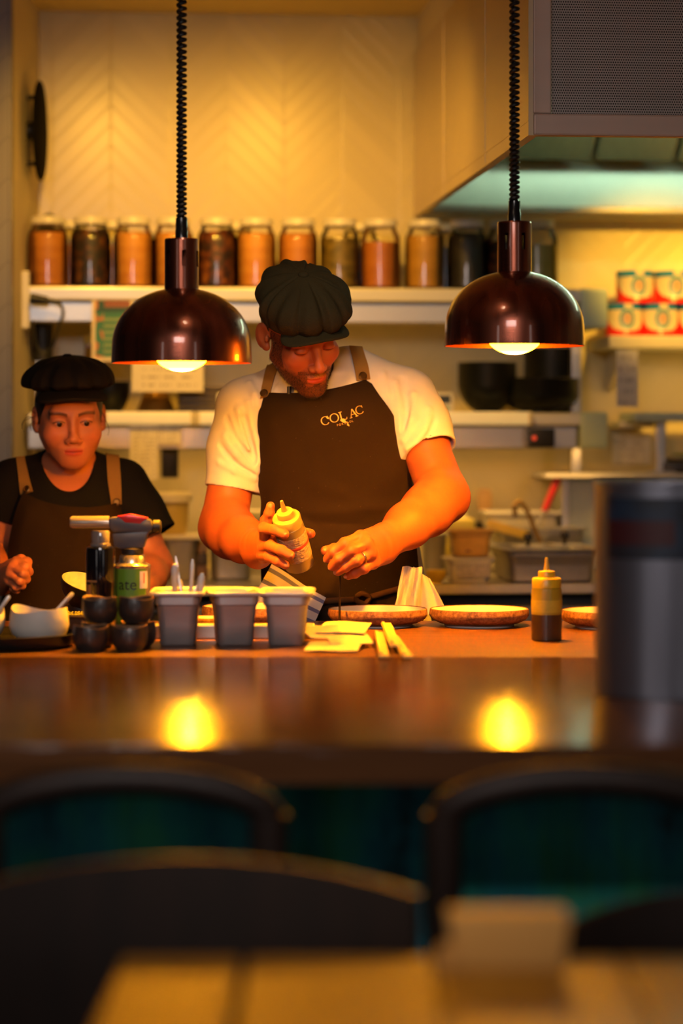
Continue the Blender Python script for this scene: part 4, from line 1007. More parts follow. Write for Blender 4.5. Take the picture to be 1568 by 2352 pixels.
strip(908, 4.30, 886, 4.72, TOP + 0.014, TOP + 0.020, 0.020, 'upper pale card strip lying across the two others')

# ------------------------------------------------------------------ squeeze bottles
m_sq = plain('yellow_squeeze_plastic', (0.74, 0.46, 0.015), 0.35, var=0.05, scale=10)
m_sqb = plain('clear_squeeze_body', (0.46, 0.31, 0.02), 0.3, var=0.12, scale=18, coat=0.2)
def squeeze_bottle(t, sauce, lvl, m_cap, m_body, s=1.0):
    q = lambda pr: [(r * s, z * s) for r, z in pr]
    MB().lathe(q([(0.0325, lvl), (0.0325, 0.104), (0.0318, 0.111), (0.029, 0.113), (0, 0.113)]), 56).build('body', m_body, t)
    MB().lathe(q([(0, 0), (0.030, 0), (0.0322, 0.002), (0.0325, 0.005), (0.0325, lvl)]), 56).build('sauce', sauce, t)
    MB().lathe(q([(0.030, 0.1125), (0.0312, 0.113), (0.0312, 0.131), (0.0295, 0.1335), (0.019, 0.1345), (0.0185, 0.135), (0.0185, 0.146), (0.0175, 0.148), (0.008, 0.149), (0.0062, 0.150), (0.0032, 0.176), (0.0018, 0.177), (0, 0.177)]), 48).build('cap', m_cap, t)
p = pl(1255, 4.575); t = thing('squeeze_bottle', 'yellow-capped squeeze bottle of dark sauce standing on the pass', 'squeeze bottle', (p.x, p.y, TOP), 0.3)
squeeze_bottle(t, plain('dark_sauce', (0.05, 0.025, 0.012), 0.3, var=0.2, coat=0.2), 0.056, m_sq, m_sqb, 0.885)
MB().lathe([(0.02895, 0.054), (0.0291, 0.055), (0.0291, 0.076), (0.02895, 0.077)], 48).build('tape_band', plain('tape', (0.62, 0.42, 0.03), 0.6, var=0.15, scale=120), t)
# held bottle: axis set from foot to nozzle
HB0, HB1 = P(688, 1298, 4.90), P(646, 1150, 4.81)
ax = (HB1 - HB0); HS = ax.length / 0.177
t = thing('squeeze_bottle', 'squeeze bottle wrapped in textured paper towel held in the man\'s right hand', 'squeeze bottle', HB0)
t.rotation_mode = 'QUATERNION'; t.rotation_quaternion = ax.to_track_quat('Z', 'Y')
squeeze_bottle(t, plain('mayo', (0.30, 0.20, 0.05), 0.3), 0.05, plain('pale_cap', (0.50, 0.34, 0.07), 0.35), plain('cloudy_body', (0.30, 0.22, 0.06), 0.28, var=0.1, coat=0.2), HS)
n = NT('quilted_towel'); q = n.node('ShaderNodeTexVoronoi'); q.inputs['Scale'].default_value = 150; n.link(n.coord('Object', (1, 1, 1.6)), q.inputs['Vector'])
n.set(Base_Color=(0.56, 0.38, 0.17), Roughness=0.8); n.bump(q.outputs['Distance'], 0.7, 0.004)
MB().lathe([(r * HS, z * HS) for r, z in ((0.0328, 0.028), (0.0337, 0.029), (0.0337, 0.092), (0.0328, 0.093))], 56).build('paper_towel_wrap', n.m, t)
MB().lathe([(r * HS, z * HS) for r, z in ((0.0337, 0.062), (0.0341, 0.0625), (0.0341, 0.069), (0.0337, 0.0695))], 56).build('red_band', plain('red_band', (0.70, 0.07, 0.03), 0.5), t)
# dark thread of sauce falling from his other hand
a, b = P(781, 1312, 4.86), P(779, 1438, 4.79); b.z = TOP + 0.001
tag(MB().tube([(0, 0, 0), (b - a) * 0.5, b - a], [0.0013, 0.0022, 0.0026], 10).build('sauce_thread', plain('sauce_thread', (0.012, 0.006, 0.005), 0.8, spec=0.05), loc=a), 'thin dark thread of sauce falling below the man\'s left hand', 'sauce')

# ------------------------------------------------------------------ blurred metal canister on the bar
p = pl(1527, 3.66); R = 0.106
t = thing('metal_canister', 'tall blurred grey metal canister with a dark label on the bar at the right', 'canister', (p.x, p.y, TOP + 0.002))
MB().lathe([(0, 0), (R, 0), (R, 0.004), (R, 0.308), (R + 0.002, 0.310), (R + 0.002, 0.318), (R - 0.002, 0.318), (R - 0.003, 0.02), (0, 0.02)], 72).build('body', plain('canister_steel', (0.21, 0.22, 0.27), 0.38, 0.85, var=0.15, scale=3, stretch=(3, 3, 0.2)), t)
n = NT('canister_label'); s = n.node('ShaderNodeSeparateXYZ'); n.link(n.node('ShaderNodeTexCoord').outputs['Object'], s.inputs[0])
q = n.noise(n.coord('Object'), 9, 2); c = n.ramp(q, [(0.35, (0.004, 0.005, 0.008)), (0.5, (0.007, 0.020, 0.045)), (0.62, (0.010, 0.010, 0.016))])
red = n.math('MULTIPLY', n.math('MULTIPLY', n.math('GREATER_THAN', s.outputs[2], 0.226), n.math('LESS_THAN', s.outputs[2], 0.262)), n.math('LESS_THAN', s.outputs[0], 0.0))
n.set(Base_Color=n.mix(red, c, (0.040, 0.002, 0.004)), Roughness=0.6)
vs = []; N = 40
for i in range(N + 1):
    a = math.radians(-150 + 130 * i / N)
    for z in (0.205, 0.296): vs.append(((R + 0.0006) * math.cos(a), (R + 0.0006) * math.sin(a), z))
MB().add(vs, [(2 * i, 2 * i + 2, 2 * i + 3, 2 * i + 1) for i in range(N)]).build('label', n.m, t)

# ------------------------------------------------------------------ bar stools, near chairs and the table in the foreground
m_chair = wood('dark_chair_wood', (0.008, 0.0035, 0.002), (0.022, 0.009, 0.005), 0.55, 5, (4, 4, 0.5))
def bar_stool(px, d, label):
    p = pl(px, d); t = thing('bar_stool', label, 'bar stool', (p.x, p.y, 0), 0, 'bar stools along the bar')
    hw = 0.168; zs = 0.60
    for s in (-1, 1):
        MB().tube([(s * (hw + 0.012), 0.0, 0.0), (s * hw, 0.02, zs), (s * hw, 0.0, 0.905)], [0.016, 0.019, 0.024], 14).build('back_post', m_chair, t)
        MB().tube([(s * (hw - 0.01), 0.33, 0.0), (s * (hw - 0.03), 0.30, zs - 0.02)], [0.014, 0.017], 14).build('leg', m_chair, t)
    pts = [(hw * math.cos(a), 0.012 - 0.02 * math.sin(a), 0.895 + 0.052 * math.sin(a)) for a in [PI * i / 20 for i in range(21)]]
    MB().tube(pts, 0.020, 14).build('top_rail', m_chair, t)
    MB().box((0, 0.16, zs), (0.37, 0.36, 0.035), 0.014, 3).build('seat', m_chair, t)
    MB().tube([(-hw, 0.01, 0.25), (hw, 0.01, 0.25)], 0.010, 10).build('foot_rail', m_chair, t)
    MB().tube([(-hw + 0.01, 0.32, 0.30), (hw - 0.01, 0.32, 0.30)], 0.010, 10).build('foot_rail', m_chair, t)
bar_stool(292, 2.86, 'dark wooden bar stool with an arched back rail below the bar on the left')
bar_stool(1345, 2.86, 'dark wooden bar stool with an arched back rail below the bar on the right')
def near_chair(px, d, top, wid, label):
    p = pl(px, d); t = thing('dining_chair', label, 'chair', (p.x, p.y, 0), 0, 'dark chairs at the foreground table')
    def fn(u, v):
        x = (u - 0.5) * wid; z = 0.56 + (top - 0.56 - 0.03 * (2 * u - 1) ** 2) * v
        return (x, 0.05 - 0.05 * (2 * u - 1) ** 2 - 0.015 * (1 - v), z)
    MB().sheet(fn, 24, 10, 0.022).build('backrest', m_chair, t)
    MB().box((0, -0.16, 0.54), (wid * 0.92, 0.40, 0.035), 0.014, 3).build('seat', m_chair, t)
    for sx in (-1, 1):
        for sy in (0.0, -0.32):
            MB().tube([(sx * wid * 0.42, sy - 0.0, 0), (sx * wid * 0.38, sy, 0.53)], [0.013, 0.018], 12).build('leg', m_chair, t)
near_chair(420, 2.56, 0.898, 0.50, 'dark solid-backed chair behind the foreground table on the left')
near_chair(1660, 2.56, 0.862, 0.34, 'dark round-backed chair behind the foreground table at the right edge')
TZ = 0.828
m_table = wood('ochre_table_wood', (0.26, 0.13, 0.010), (0.36, 0.20, 0.020), 0.5, 4, (5, 0.4, 4))
t = thing('foreground_table', 'blurred ochre wooden table top at the very bottom of the picture', 'table', (0.62, 2.02, 0))
for k in range(9):
    MB().box((-0.842 + 0.0935 + 0.187 * k - 0.06 if k else -0.842 + 0.06 - 0.0, 0, TZ - 0.015), (0.184 if k else 0.118, 0.84, 0.03), 0.004).build('board', m_table, t, False)
for sx in (-1, 1):
    for sy in (-1, 1): MB().box((sx * 0.72, sy * 0.32, (TZ - 0.03) / 2), (0.06, 0.06, TZ - 0.03), 0.006).build('leg', m_chair, t, False)
p = pl(1166, 2.40); t = thing('card_holder', 'small ochre box standing at the far edge of the foreground table', 'box', (p.x, p.y, TZ))
MB().prism([(-0.053, 0), (0.053, 0), (0.060, 0.054), (-0.060, 0.054)], 0.05, bev=0.004).build('box', plain('kraft', (0.62, 0.40, 0.14), 0.6), t)
p = pl(1026, 2.38); tag(MB().lathe([(0, 0), (0.011, 0), (0.011, 0.018), (0.007, 0.024), (0, 0.025)], 20).build('salt_pot', plain('kraft2', (0.50, 0.30, 0.10), 0.6), loc=(p.x, p.y, TZ)), 'tiny ochre pot left of the small box on the foreground table', 'pot')
# ------------------------------------------------------------------ implicit-surface modelling for the two cooks
V = lambda p: np.array(p, dtype=np.float64)
class Prim:
    __slots__ = ('f', 'c', 'r', 'k', 'op')
    def __init__(s, f, c, r, k, op): s.f, s.c, s.r, s.k, s.op = f, V(c), r, k, op
class Field:
    def __init__(s): s.p = []
    def put(s, f, c, r, k=0.01, op='add'): s.p.append(Prim(f, c, r, k, op)); return s
    def cone(s, a, b, ra, rb, k=0.01, op='add', flat=None):
        a, b = V(a), V(b); ba = b - a; L2 = max(1e-12, ba @ ba)
        def f(p):
            q = p - a; t = np.clip((q @ ba) / L2, 0, 1)
            d = q - t[:, None] * ba
            if flat is not None:
                n, sc = flat; dn = d @ n; d = d + np.outer(dn * (1.0 / sc - 1.0), n)
                return (np.sqrt((d * d).sum(1)) - (ra + (rb - ra) * t)) * min(1.0, sc) ** 0.5
            return np.sqrt((d * d).sum(1)) - (ra + (rb - ra) * t)
        return s.put(f, (a + b) / 2, np.sqrt(L2) / 2 + max(ra, rb) * (1.0 if flat is None else max(1.0, flat[1])), k, op)
    def chain(s, pts, rad, k=0.01, op='add'):
        for i in range(len(pts) - 1): s.cone(pts[i], pts[i + 1], rad[i], rad[i + 1], k, op)
        return s
    def ell(s, c, r, R=None, k=0.01, op='add'):
        c, r = V(c), V(r)
        def f(p):
            q = p - c
            if R is not None: q = q @ R
            k0 = np.sqrt(((q / r) ** 2).sum(1)); k1 = np.sqrt(((q / (r * r)) ** 2).sum(1))
            return np.where(k1 > 1e-9, k0 * (k0 - 1.0) / np.maximum(k1, 1e-9), -r.min())
        return s.put(f, c, r.max(), k, op)
    def half(s, pt, n, op='cut'):
        pt, n = V(pt), V(n); n = n / np.linalg.norm(n)
        return s.put(lambda p: (p - pt) @ n, pt, 1e3, 0.002, op)
    def warp(s, f): return s.put(f, (0, 0, 0), 1e3, 0, 'warp')
    def ev(s, p, prims=None):
        d = np.full(len(p), 1.0)
        for q in (s.p if prims is None else prims):
            if q.op == 'warp': d = d + q.f(p); continue
            x = q.f(p); k = q.k
            if q.op == 'add':
                h = np.maximum(k - np.abs(d - x), 0.0) / k; d = np.minimum(d, x) - h * h * k * 0.25
            elif q.op == 'sub':
                x = -x; h = np.maximum(k - np.abs(d - x), 0.0) / k; d = np.maximum(d, x) + h * h * k * 0.25
            else: d = np.maximum(d, x)
        return d
    def __call__(s, p): return s.ev(np.atleast_2d(np.asarray(p, dtype=np.float64)))
    def near(s, c, rad):
        out = []
        for q in s.p:
            if q.r > 100: out.append(q); continue
            if np.linalg.norm(q.c - c) < q.r + rad + q.k + 0.004: out.append(q)
        return out
    def mesh(s, lo, hi, h, skip=(), N=14):
        """surface nets over sparse blocks -> verts, quads"""
        lo, hi = V(lo), V(hi); nb = np.ceil((hi - lo) / (h * N)).astype(int)
        VK, VP, QS = [], [], []
        G = np.stack(np.meshgrid(*[np.arange(-1, N + 2)] * 3, indexing='ij'), -1).reshape(-1, 3)
        M = N + 3; hd = h * N * 0.5 * 1.7321
        for bi in range(nb[0]):
            for bj in range(nb[1]):
                for bk in range(nb[2]):
                    b0 = np.array([bi, bj, bk]) * N; c = lo + (b0 + N / 2) * h
                    inside = False
                    for sl, sh in skip:
                        if np.all(c - h * N / 2 > V(sl) + 0.001) and np.all(c + h * N / 2 < V(sh) - 0.001): inside = True
                    if inside: continue
                    pr = s.near(c, hd + 3 * h)
                    if not any(q.op == 'add' for q in pr): continue
                    if abs(s.ev(c[None], pr)[0]) > hd * 1.5 + 0.012: continue
                    P_ = lo + (G + b0) * h; D = s.ev(P_, pr).reshape(M, M, M)
                    sg = D < 0
                    if sg.all() or not sg.any(): continue
                    cs = [sg[i:M - 1 + i, j:M - 1 + j, k:M - 1 + k] for i in (0, 1) for j in (0, 1) for k in (0, 1)]
                    cnt = sum(x.astype(np.int8) for x in cs); act = (cnt > 0) & (cnt < 8)
                    I = np.argwhere(act)
                    if len(I) == 0: continue
                    acc = np.zeros((len(I), 3)); num = np.zeros(len(I))
                    cor = [(0, 0, 0), (0, 0, 1), (0, 1, 0), (0, 1, 1), (1, 0, 0), (1, 0, 1), (1, 1, 0), (1, 1, 1)]
                    val = [D[I[:, 0] + a, I[:, 1] + b_, I[:, 2] + e] for a, b_, e in cor]
                    for x in range(8):
                        for y in range(x + 1, 8):
                            df = np.abs(np.array(cor[x]) - np.array(cor[y]))
                            if df.sum() != 1: continue
                            va, vb = val[x], val[y]; m = (va < 0) != (vb < 0)
                            t = np.where(m, va / np.where(m, va - vb, 1), 0)
                            pt = np.array(cor[x]) + t[:, None] * (np.array(cor[y]) - np.array(cor[x]))
                            acc += np.where(m[:, None], pt, 0); num += m
                    gp = lo + (I + b0 - 1 + acc / num[:, None]) * h
                    gid = (I + b0 - 1 + 4).astype(np.int64); key = (gid[:, 0] << 42) | (gid[:, 1] << 21) | gid[:, 2]
                    VK.append(key); VP.append(gp)
                    kk = np.full((M - 1,) * 3, -1, np.int64); kk[act] = key
                    for ax in range(3):
                        o = [0, 0, 0]; o[ax] = 1; u, w = [(1, 2), (2, 0), (0, 1)][ax]
                        A = sg[1:N + 1, 1:N + 1, 1:N + 1]; B = sg[1 + o[0]:N + 1 + o[0], 1 + o[1]:N + 1 + o[1], 1 + o[2]:N + 1 + o[2]]
                        E = np.argwhere(A != B)
                        if len(E) == 0: continue
                        fl = A[E[:, 0], E[:, 1], E[:, 2]]; E = E + 1
                        eu = np.zeros(3, int); eu[u] = 1; ew = np.zeros(3, int); ew[w] = 1
                        q = [kk[tuple((E - x).T)] for x in (np.zeros(3, int), eu, eu + ew, ew)]
                        Q = np.stack(q, 1); Q[~fl] = Q[~fl][:, ::-1]
                        QS.append(Q)
        if not VK: return np.zeros((0, 3)), np.zeros((0, 4), int)
        VK, VP, QS = np.concatenate(VK), np.concatenate(VP), np.concatenate(QS)
        uk, ix = np.unique(VK, return_index=True)
        QS = QS[(QS >= 0).all(1)]
        return VP[ix], np.searchsorted(uk, QS)
def smooth_mesh(v, q, it=2, f=0.5):
    e = np.concatenate([q[:, [0, 1]], q[:, [1, 2]], q[:, [2, 3]], q[:, [3, 0]]])
    for _ in range(it):
        s = np.zeros_like(v); n = np.zeros(len(v))
        for a, b_ in ((0, 1), (1, 0)):
            np.add.at(s, e[:, a], v[e[:, b_]]); np.add.at(n, e[:, a], 1)
        v = v + f * (s / np.maximum(n, 1)[:, None] - v)
    return v
def to_object(name, v, q, mat, parent, origin=(0, 0, 0), tint=None):
    me = bpy.data.meshes.new(name); o0 = V(origin)
    n, m = len(v), len(q)
    me.vertices.add(n); me.vertices.foreach_set('co', (v - o0).astype(np.float32).ravel())
    me.loops.add(4 * m); me.loops.foreach_set('vertex_index', q.astype(np.int32).ravel())
    me.polygons.add(m); me.polygons.foreach_set('loop_start', np.arange(0, 4 * m, 4, dtype=np.int32))
    me.polygons.foreach_set('loop_total', np.full(m, 4, np.int32))
    me.update(calc_edges=True); me.validate()
    me.polygons.foreach_set('use_smooth', np.ones(len(me.polygons), bool))
    if tint is not None and len(me.vertices) == n:
        a = me.color_attributes.new('tint', 'FLOAT_COLOR', 'POINT')
        a.data.foreach_set('color', np.concatenate([tint, np.ones((n, 1))], 1).astype(np.float32).ravel())
    me.materials.append(mat)
    o = bpy.data.objects.new(name, me); COL.objects.link(o); o.parent = parent
    return o
def largest(v, q):
    """keep only the biggest connected piece"""
    lab = np.arange(len(v))
    while True:
        m = lab[q].min(1); new = lab.copy()
        for k in range(4): np.minimum.at(new, q[:, k], m)
        new = new[new]
        if (new == lab).all(): break
        lab = new
    u, c = np.unique(lab[q[:, 0]], return_counts=True); keep = lab == u[c.argmax()]
    idx = np.cumsum(keep) - 1; q = q[keep[q[:, 0]]]
    return v[keep], idx[q]
def join_meshes(parts):
    vs, qs, o = [], [], 0
    for v, q in parts: vs.append(v); qs.append(q + o); o += len(v)
    return np.concatenate(vs), np.concatenate(qs)
def hit(field, px, py, d0, d1, n=70):
    """first point of the field met by the sight line through a pixel, with its normal"""
    a, b_ = V(P(px, py, d0)), V(P(px, py, d1)); t = 0.0; L = np.linalg.norm(b_ - a); dv = (b_ - a) / L
    for _ in range(n):
        d = field(a + dv * t)[0]
        if d < 0.0004: break
        t += max(d * 0.8, 0.0005)
        if t > L: return None, None
    p = a + dv * t; e = 0.002
    g = np.array([field(p + e * np.eye(3)[i])[0] - field(p - e * np.eye(3)[i])[0] for i in range(3)])
    return p, g / max(1e-9, np.linalg.norm(g))
def euler_R(pitch, yaw, roll):
    p, y, r = map(math.radians, (pitch, yaw, roll))
    Rx = V([[1, 0, 0], [0, math.cos(p), -math.sin(p)], [0, math.sin(p), math.cos(p)]])
    Rz = V([[math.cos(y), -math.sin(y), 0], [math.sin(y), math.cos(y), 0], [0, 0, 1]])
    Ry = V([[math.cos(r), 0, math.sin(r)], [0, 1, 0], [-math.sin(r), 0, math.cos(r)]])
    return Ry @ Rz @ Rx
class Head:
    """places head-local shapes (face towards -y) in the world"""
    def __init__(s, c, R, sc): s.c, s.R, s.s = V(c), R, sc
    def w(s, p): return s.c + s.R @ (V(p) * s.s)
    def loc(s, p): return ((np.atleast_2d(p) - s.c) @ s.R) / s.s
    def ell(s, F, c, r, k=0.01, op='add', rot=None):
        R = s.R if rot is None else s.R @ rot
        F.ell(s.w(c), V(r) * s.s, R, k * s.s, op)
    def cone(s, F, a, b, ra, rb, k=0.01, op='add'): F.cone(s.w(a), s.w(b), ra * s.s, rb * s.s, k * s.s, op)
def rot_x(a): a = math.radians(a); return V([[1, 0, 0], [0, math.cos(a), -math.sin(a)], [0, math.sin(a), math.cos(a)]])
def rot_z(a): a = math.radians(a); return V([[math.cos(a), -math.sin(a), 0], [math.sin(a), math.cos(a), 0], [0, 0, 1]])
def rot_y(a): a = math.radians(a); return V([[math.cos(a), 0, math.sin(a)], [0, 1, 0], [-math.sin(a), 0, math.cos(a)]])

def build_head(F, H, female=False):
    H.ell(F, (0, 0.018, 0.035), (0.076, 0.096, 0.092), 0.01)                       # skull
    if female:
        H.ell(F, (0, -0.032, -0.030), (0.0690, 0.060, 0.070), 0.03)
        H.ell(F, (0, -0.066, -0.090), (0.024, 0.020, 0.018), 0.035)
        for s in (-1, 1):
            H.cone(F, (s * 0.052, -0.002, -0.040), (s * 0.014, -0.064, -0.088), 0.015, 0.014, 0.035)
            H.ell(F, (s * 0.042, -0.066, -0.030), (0.025, 0.022, 0.024), 0.025)
    else:
        H.ell(F, (0, -0.030, -0.042), (0.059, 0.062, 0.078), 0.03)
        H.ell(F, (0, -0.076, -0.105), (0.020, 0.019, 0.018), 0.025)                 # chin
        for s in (-1, 1):
            H.cone(F, (s * 0.055, 0.005, -0.055), (s * 0.013, -0.068, -0.104), 0.014, 0.013, 0.028)
            H.ell(F, (s * 0.041, -0.064, -0.026), (0.022, 0.021, 0.020), 0.022)
    H.cone(F, (-0.040, -0.078, 0.022), (0.040, -0.078, 0.022), 0.012, 0.012, 0.025)  # brow
    for s in (-1, 1):
        H.ell(F, (s * 0.032, -0.100, 0.001), (0.019, 0.015, 0.0125), 0.016, 'sub')   # sockets
    nb = 0.0072 if not female else 0.0060
    H.cone(F, (0, -0.087, 0.012), (0, -0.1075 if not female else -0.102, -0.032), nb, 0.0092, 0.013)
    H.ell(F, (0, -0.110 if not female else -0.104, -0.038), (0.0115, 0.0110, 0.0095), None or 0.010)
    for s in (-1, 1):
        H.ell(F, (s * 0.0125, -0.099 if not female else -0.096, -0.042), (0.0080, 0.0105, 0.0075), 0.006)
        H.ell(F, (s * 0.0065, -0.108 if not female else -0.103, -0.0485), (0.0038, 0.0050, 0.0028), 0.003, 'sub')
    mz = -0.070 if not female else -0.068
    H.ell(F, (0, -0.078, mz), (0.029, 0.018, 0.022), 0.018)                          # muzzle
    H.ell(F, (0, -0.0930, mz + 0.0042), (0.0200, 0.0070, 0.0036), 0.007)
    H.ell(F, (0, -0.0930, mz - 0.0050), (0.0170, 0.0074, 0.0044), 0.007)
    H.cone(F, (-0.0225, -0.0960, mz + 0.0002), (0, -0.1040, mz - 0.0006), 0.0014, 0.0017, 0.003, 'sub')
    H.cone(F, (0.0225, -0.0960, mz + 0.0002), (0, -0.1040, mz - 0.0006), 0.0014, 0.0017, 0.003, 'sub')
    H.cone(F, (0, -0.1045, mz + 0.023), (0, -0.1035, mz + 0.012), 0.0022, 0.0028, 0.006, 'sub')    # philtrum
    for s in (-1, 1):                                                               # ears
        R = rot_z(-s * (32 if not female else 6))
        H.ell(F, (s * 0.0820, 0.018, -0.004), (0.0075, 0.019, 0.032), 0.006, 'add', R)
        H.ell(F, (s * 0.0865, 0.008, 0.002), (0.0070, 0.0110, 0.020), 0.004, 'sub', R)
        H.ell(F, (s * 0.0790, 0.006, -0.026), (0.0065, 0.010, 0.010), 0.006, 'add', R)
        H.ell(F, (s * 0.0800, 0.000, -0.004), (0.0045, 0.005, 0.008), 0.005, 'add', R)

def cap_field(F, H, c, r, n=8, tilt=0, low=0.8, gro=0.0042):
    """puffy panelled flat cap: grooves run from the button to the band"""
    c = V(c); r = V(r); Rt = rot_x(tilt)
    def f(p):
        q = (H.loc(p) - c) @ Rt
        z = q[:, 2]; up = z > 0
        rr = np.where(up[:, None], r, r * V([1, 1, low]))
        k0 = np.sqrt(((q / rr) ** 2).sum(1)); k1 = np.sqrt(((q / (rr * rr)) ** 2).sum(1))
        d = k0 * (k0 - 1) / np.maximum(k1, 1e-9)
        a = np.arctan2(q[:, 1] / r[1], q[:, 0] / r[0]); rad = np.sqrt((q[:, 0] / r[0]) ** 2 + (q[:, 1] / r[1]) ** 2)
        m = np.abs(((a * n / (2 * PI) + 0.25) % 1.0) - 0.5) * 2 * PI / n            # 0 on a seam
        w = np.clip(rad * 1.6, 0, 1) * np.clip((z + 0.05) / 0.05, 0.2, 1)
        d = d + w * gro * (1.0 + 0.7 * np.sin(a * 1.5 + 0.6)) * np.exp(-(m / 0.055) ** 2)
        if low > 0.6: d = d + 0.0075 * np.clip(rad * 1.5 - 0.15, 0, 1) * np.exp(-((a + 1.62 - 0.12 * rad) / 0.10) ** 2) - 0.004 * np.clip(rad * 1.5 - 0.3, 0, 1) * np.exp(-((a + 1.40) / 0.12) ** 2)
        d = d - w * 0.0042 * np.sin(a * 11 + 1.3 + rad * 2) * np.clip(rad * 1.3 - 0.35, 0, 1)
        d = d - 0.0030 * np.sin(q[:, 0] / r[0] * 3.1 + 1.7 * np.sin(q[:, 1] / r[1] * 2.6)) * np.clip(rad, 0, 1)
        d = d - 0.0022 * np.sin(a * 23 + 0.4 + 3 * rad) * np.clip(rad * 1.4 - 0.7, 0, 1)
        return d * H.s
    F.put(f, H.w(c), r.max() * 1.15 * H.s, 0.001)

# ---- shared materials
def skin_mat(name):
    t = NT(name); at = t.node('ShaderNodeAttribute'); at.attribute_name = 'tint'
    v = t.coord('Object'); n1 = t.noise(v, 30, 3); n2 = t.noise(v, 420, 2)
    mul = t.math('ADD', 0.90, t.math('MULTIPLY', n1, 0.2))
    mm = t.node('ShaderNodeMix', data_type='RGBA', blend_type='MULTIPLY'); mm.inputs[0].default_value = 1.0
    cb = t.node('ShaderNodeCombineXYZ'); [t.link(mul, cb.inputs[i]) for i in range(3)]
    t.link(at.outputs['Color'], mm.inputs[6]); t.link(cb.outputs[0], mm.inputs[7])
    t.set(Base_Color=mm.outputs[2], Roughness=0.46)
    t.b.inputs['Subsurface Weight'].default_value = 0.12; t.b.inputs['Subsurface Radius'].default_value = (1.0, 0.3, 0.15); t.b.inputs['Subsurface Scale'].default_value = 0.006
    t.b.inputs['Specular IOR Level'].default_value = 0.35
    t.bump(n2, 0.10, 0.001); return t.m
def cloth_mat(name, col, weave=900, wb=0.25, var=0.12, stains=0.0):
    t = NT(name); v = t.coord('Object'); n = t.noise(v, 9, 3)
    c = t.mix(n, tuple(x * (1 - var) for x in col), tuple(min(1, x * (1 + var)) for x in col))
    if stains:
        s = t.math('GREATER_THAN', t.noise(v, 190, 2), 0.755); c = t.mix(t.math('MULTIPLY', s, stains), c, (0.20, 0.15, 0.10))
    t.set(Base_Color=c, Roughness=0.85); t.b.inputs['Specular IOR Level'].default_value = 0.12
    w = t.noise(t.coord('Object', (1, 1, 1)), weave, 1)
    t.bump(w, wb, 0.001); return t.m
m_skin = skin_mat('skin')
m_tee = cloth_mat('white_cotton', (0.76, 0.72, 0.68), 700, 0.15, 0.03)
m_apron = cloth_mat('brown_apron_canvas', (0.024, 0.0125, 0.005), 800, 0.25, 0.15, 0.35)
m_strap = cloth_mat('tan_strap', (0.30, 0.165, 0.042), 800, 0.3, 0.1)
m_cap = cloth_mat('charcoal_tweed', (0.050, 0.040, 0.017), 260, 0.9, 0.3)
m_capb = cloth_mat('black_tweed', (0.014, 0.011, 0.008), 600, 0.5, 0.3)
m_blacktee = cloth_mat('black_cotton', (0.008, 0.007, 0.007), 700, 0.2, 0.2)
m_trouser = cloth_mat('dark_trousers', (0.015, 0.016, 0.014), 600, 0.2, 0.2)
m_hair = plain('dark_hair', (0.012, 0.008, 0.006), 0.45, var=0.3)
m_shoe = plain('black_shoe', (0.01, 0.01, 0.01), 0.5)
m_button = plain('antique_button', (0.20, 0.12, 0.04), 0.3, 0.9)

class Torso:
    """stack of rounded cross-sections; rows are (photo row, centre column, half width px, depth, half depth m)"""
    def __init__(s, rows, e=2.3):
        a = []
        for py, px, hw, d, ry in rows:
            c = P(px, py, d); a.append((c.z, c.x, c.y, hw * d / FPX, ry))
        a = np.array(sorted(a)); s.z0, s.z1, s.e = a[0, 0], a[-1, 0], e
        zz = np.linspace(s.z0, s.z1, 160); t = [np.interp(zz, a[:, 0], a[:, i]) for i in range(1, 5)]
        ker = np.hanning(25); ker /= ker.sum()
        t = [np.convolve(np.pad(x, 12, mode='edge'), ker, 'valid') for x in t]; s.zz, s.t = zz, t
    def at(s, z): return [np.interp(z, s.zz, x) for x in s.t]
    def sdf(s, off=0.0):
        def f(p):
            z = p[:, 2]; cx, cy, rx, ry = s.at(z); rx, ry = rx + off, ry + off
            k = (np.abs((p[:, 0] - cx) / rx) ** s.e + np.abs((p[:, 1] - cy) / ry) ** s.e) ** (1 / s.e)
            d = (k - 1) * np.minimum(rx, ry)
            dz = np.maximum(np.maximum(z - s.z1 - off, s.z0 - z), -1.0)
            return np.where(dz > 0, np.sqrt(np.maximum(d, 0) ** 2 + dz ** 2), np.maximum(d, dz)) * 0.9
        return f
    def put(s, F, off=0.0, k=0.03): F.put(s.sdf(off), (s.t[0].mean(), s.t[1].mean(), (s.z0 + s.z1) / 2), (s.z1 - s.z0) / 2 + 0.12, k)
    def front(s, x, z, off):
        cx, cy, rx, ry = s.at(z); u = min(0.985, abs(x - cx) / (rx + off))
        return cy - (ry + off) * (1 - u ** s.e) ** (1 / s.e)
    def px(s, px, py, off):
        """point of the front surface at a photo pixel"""
        d = s.t[1].mean() - 0.1
        for _ in range(6):
            q = P(px, py, d); d = s.front(q.x, q.z, off)
        q = P(px, py, d); return Vector((q.x, d, q.z))

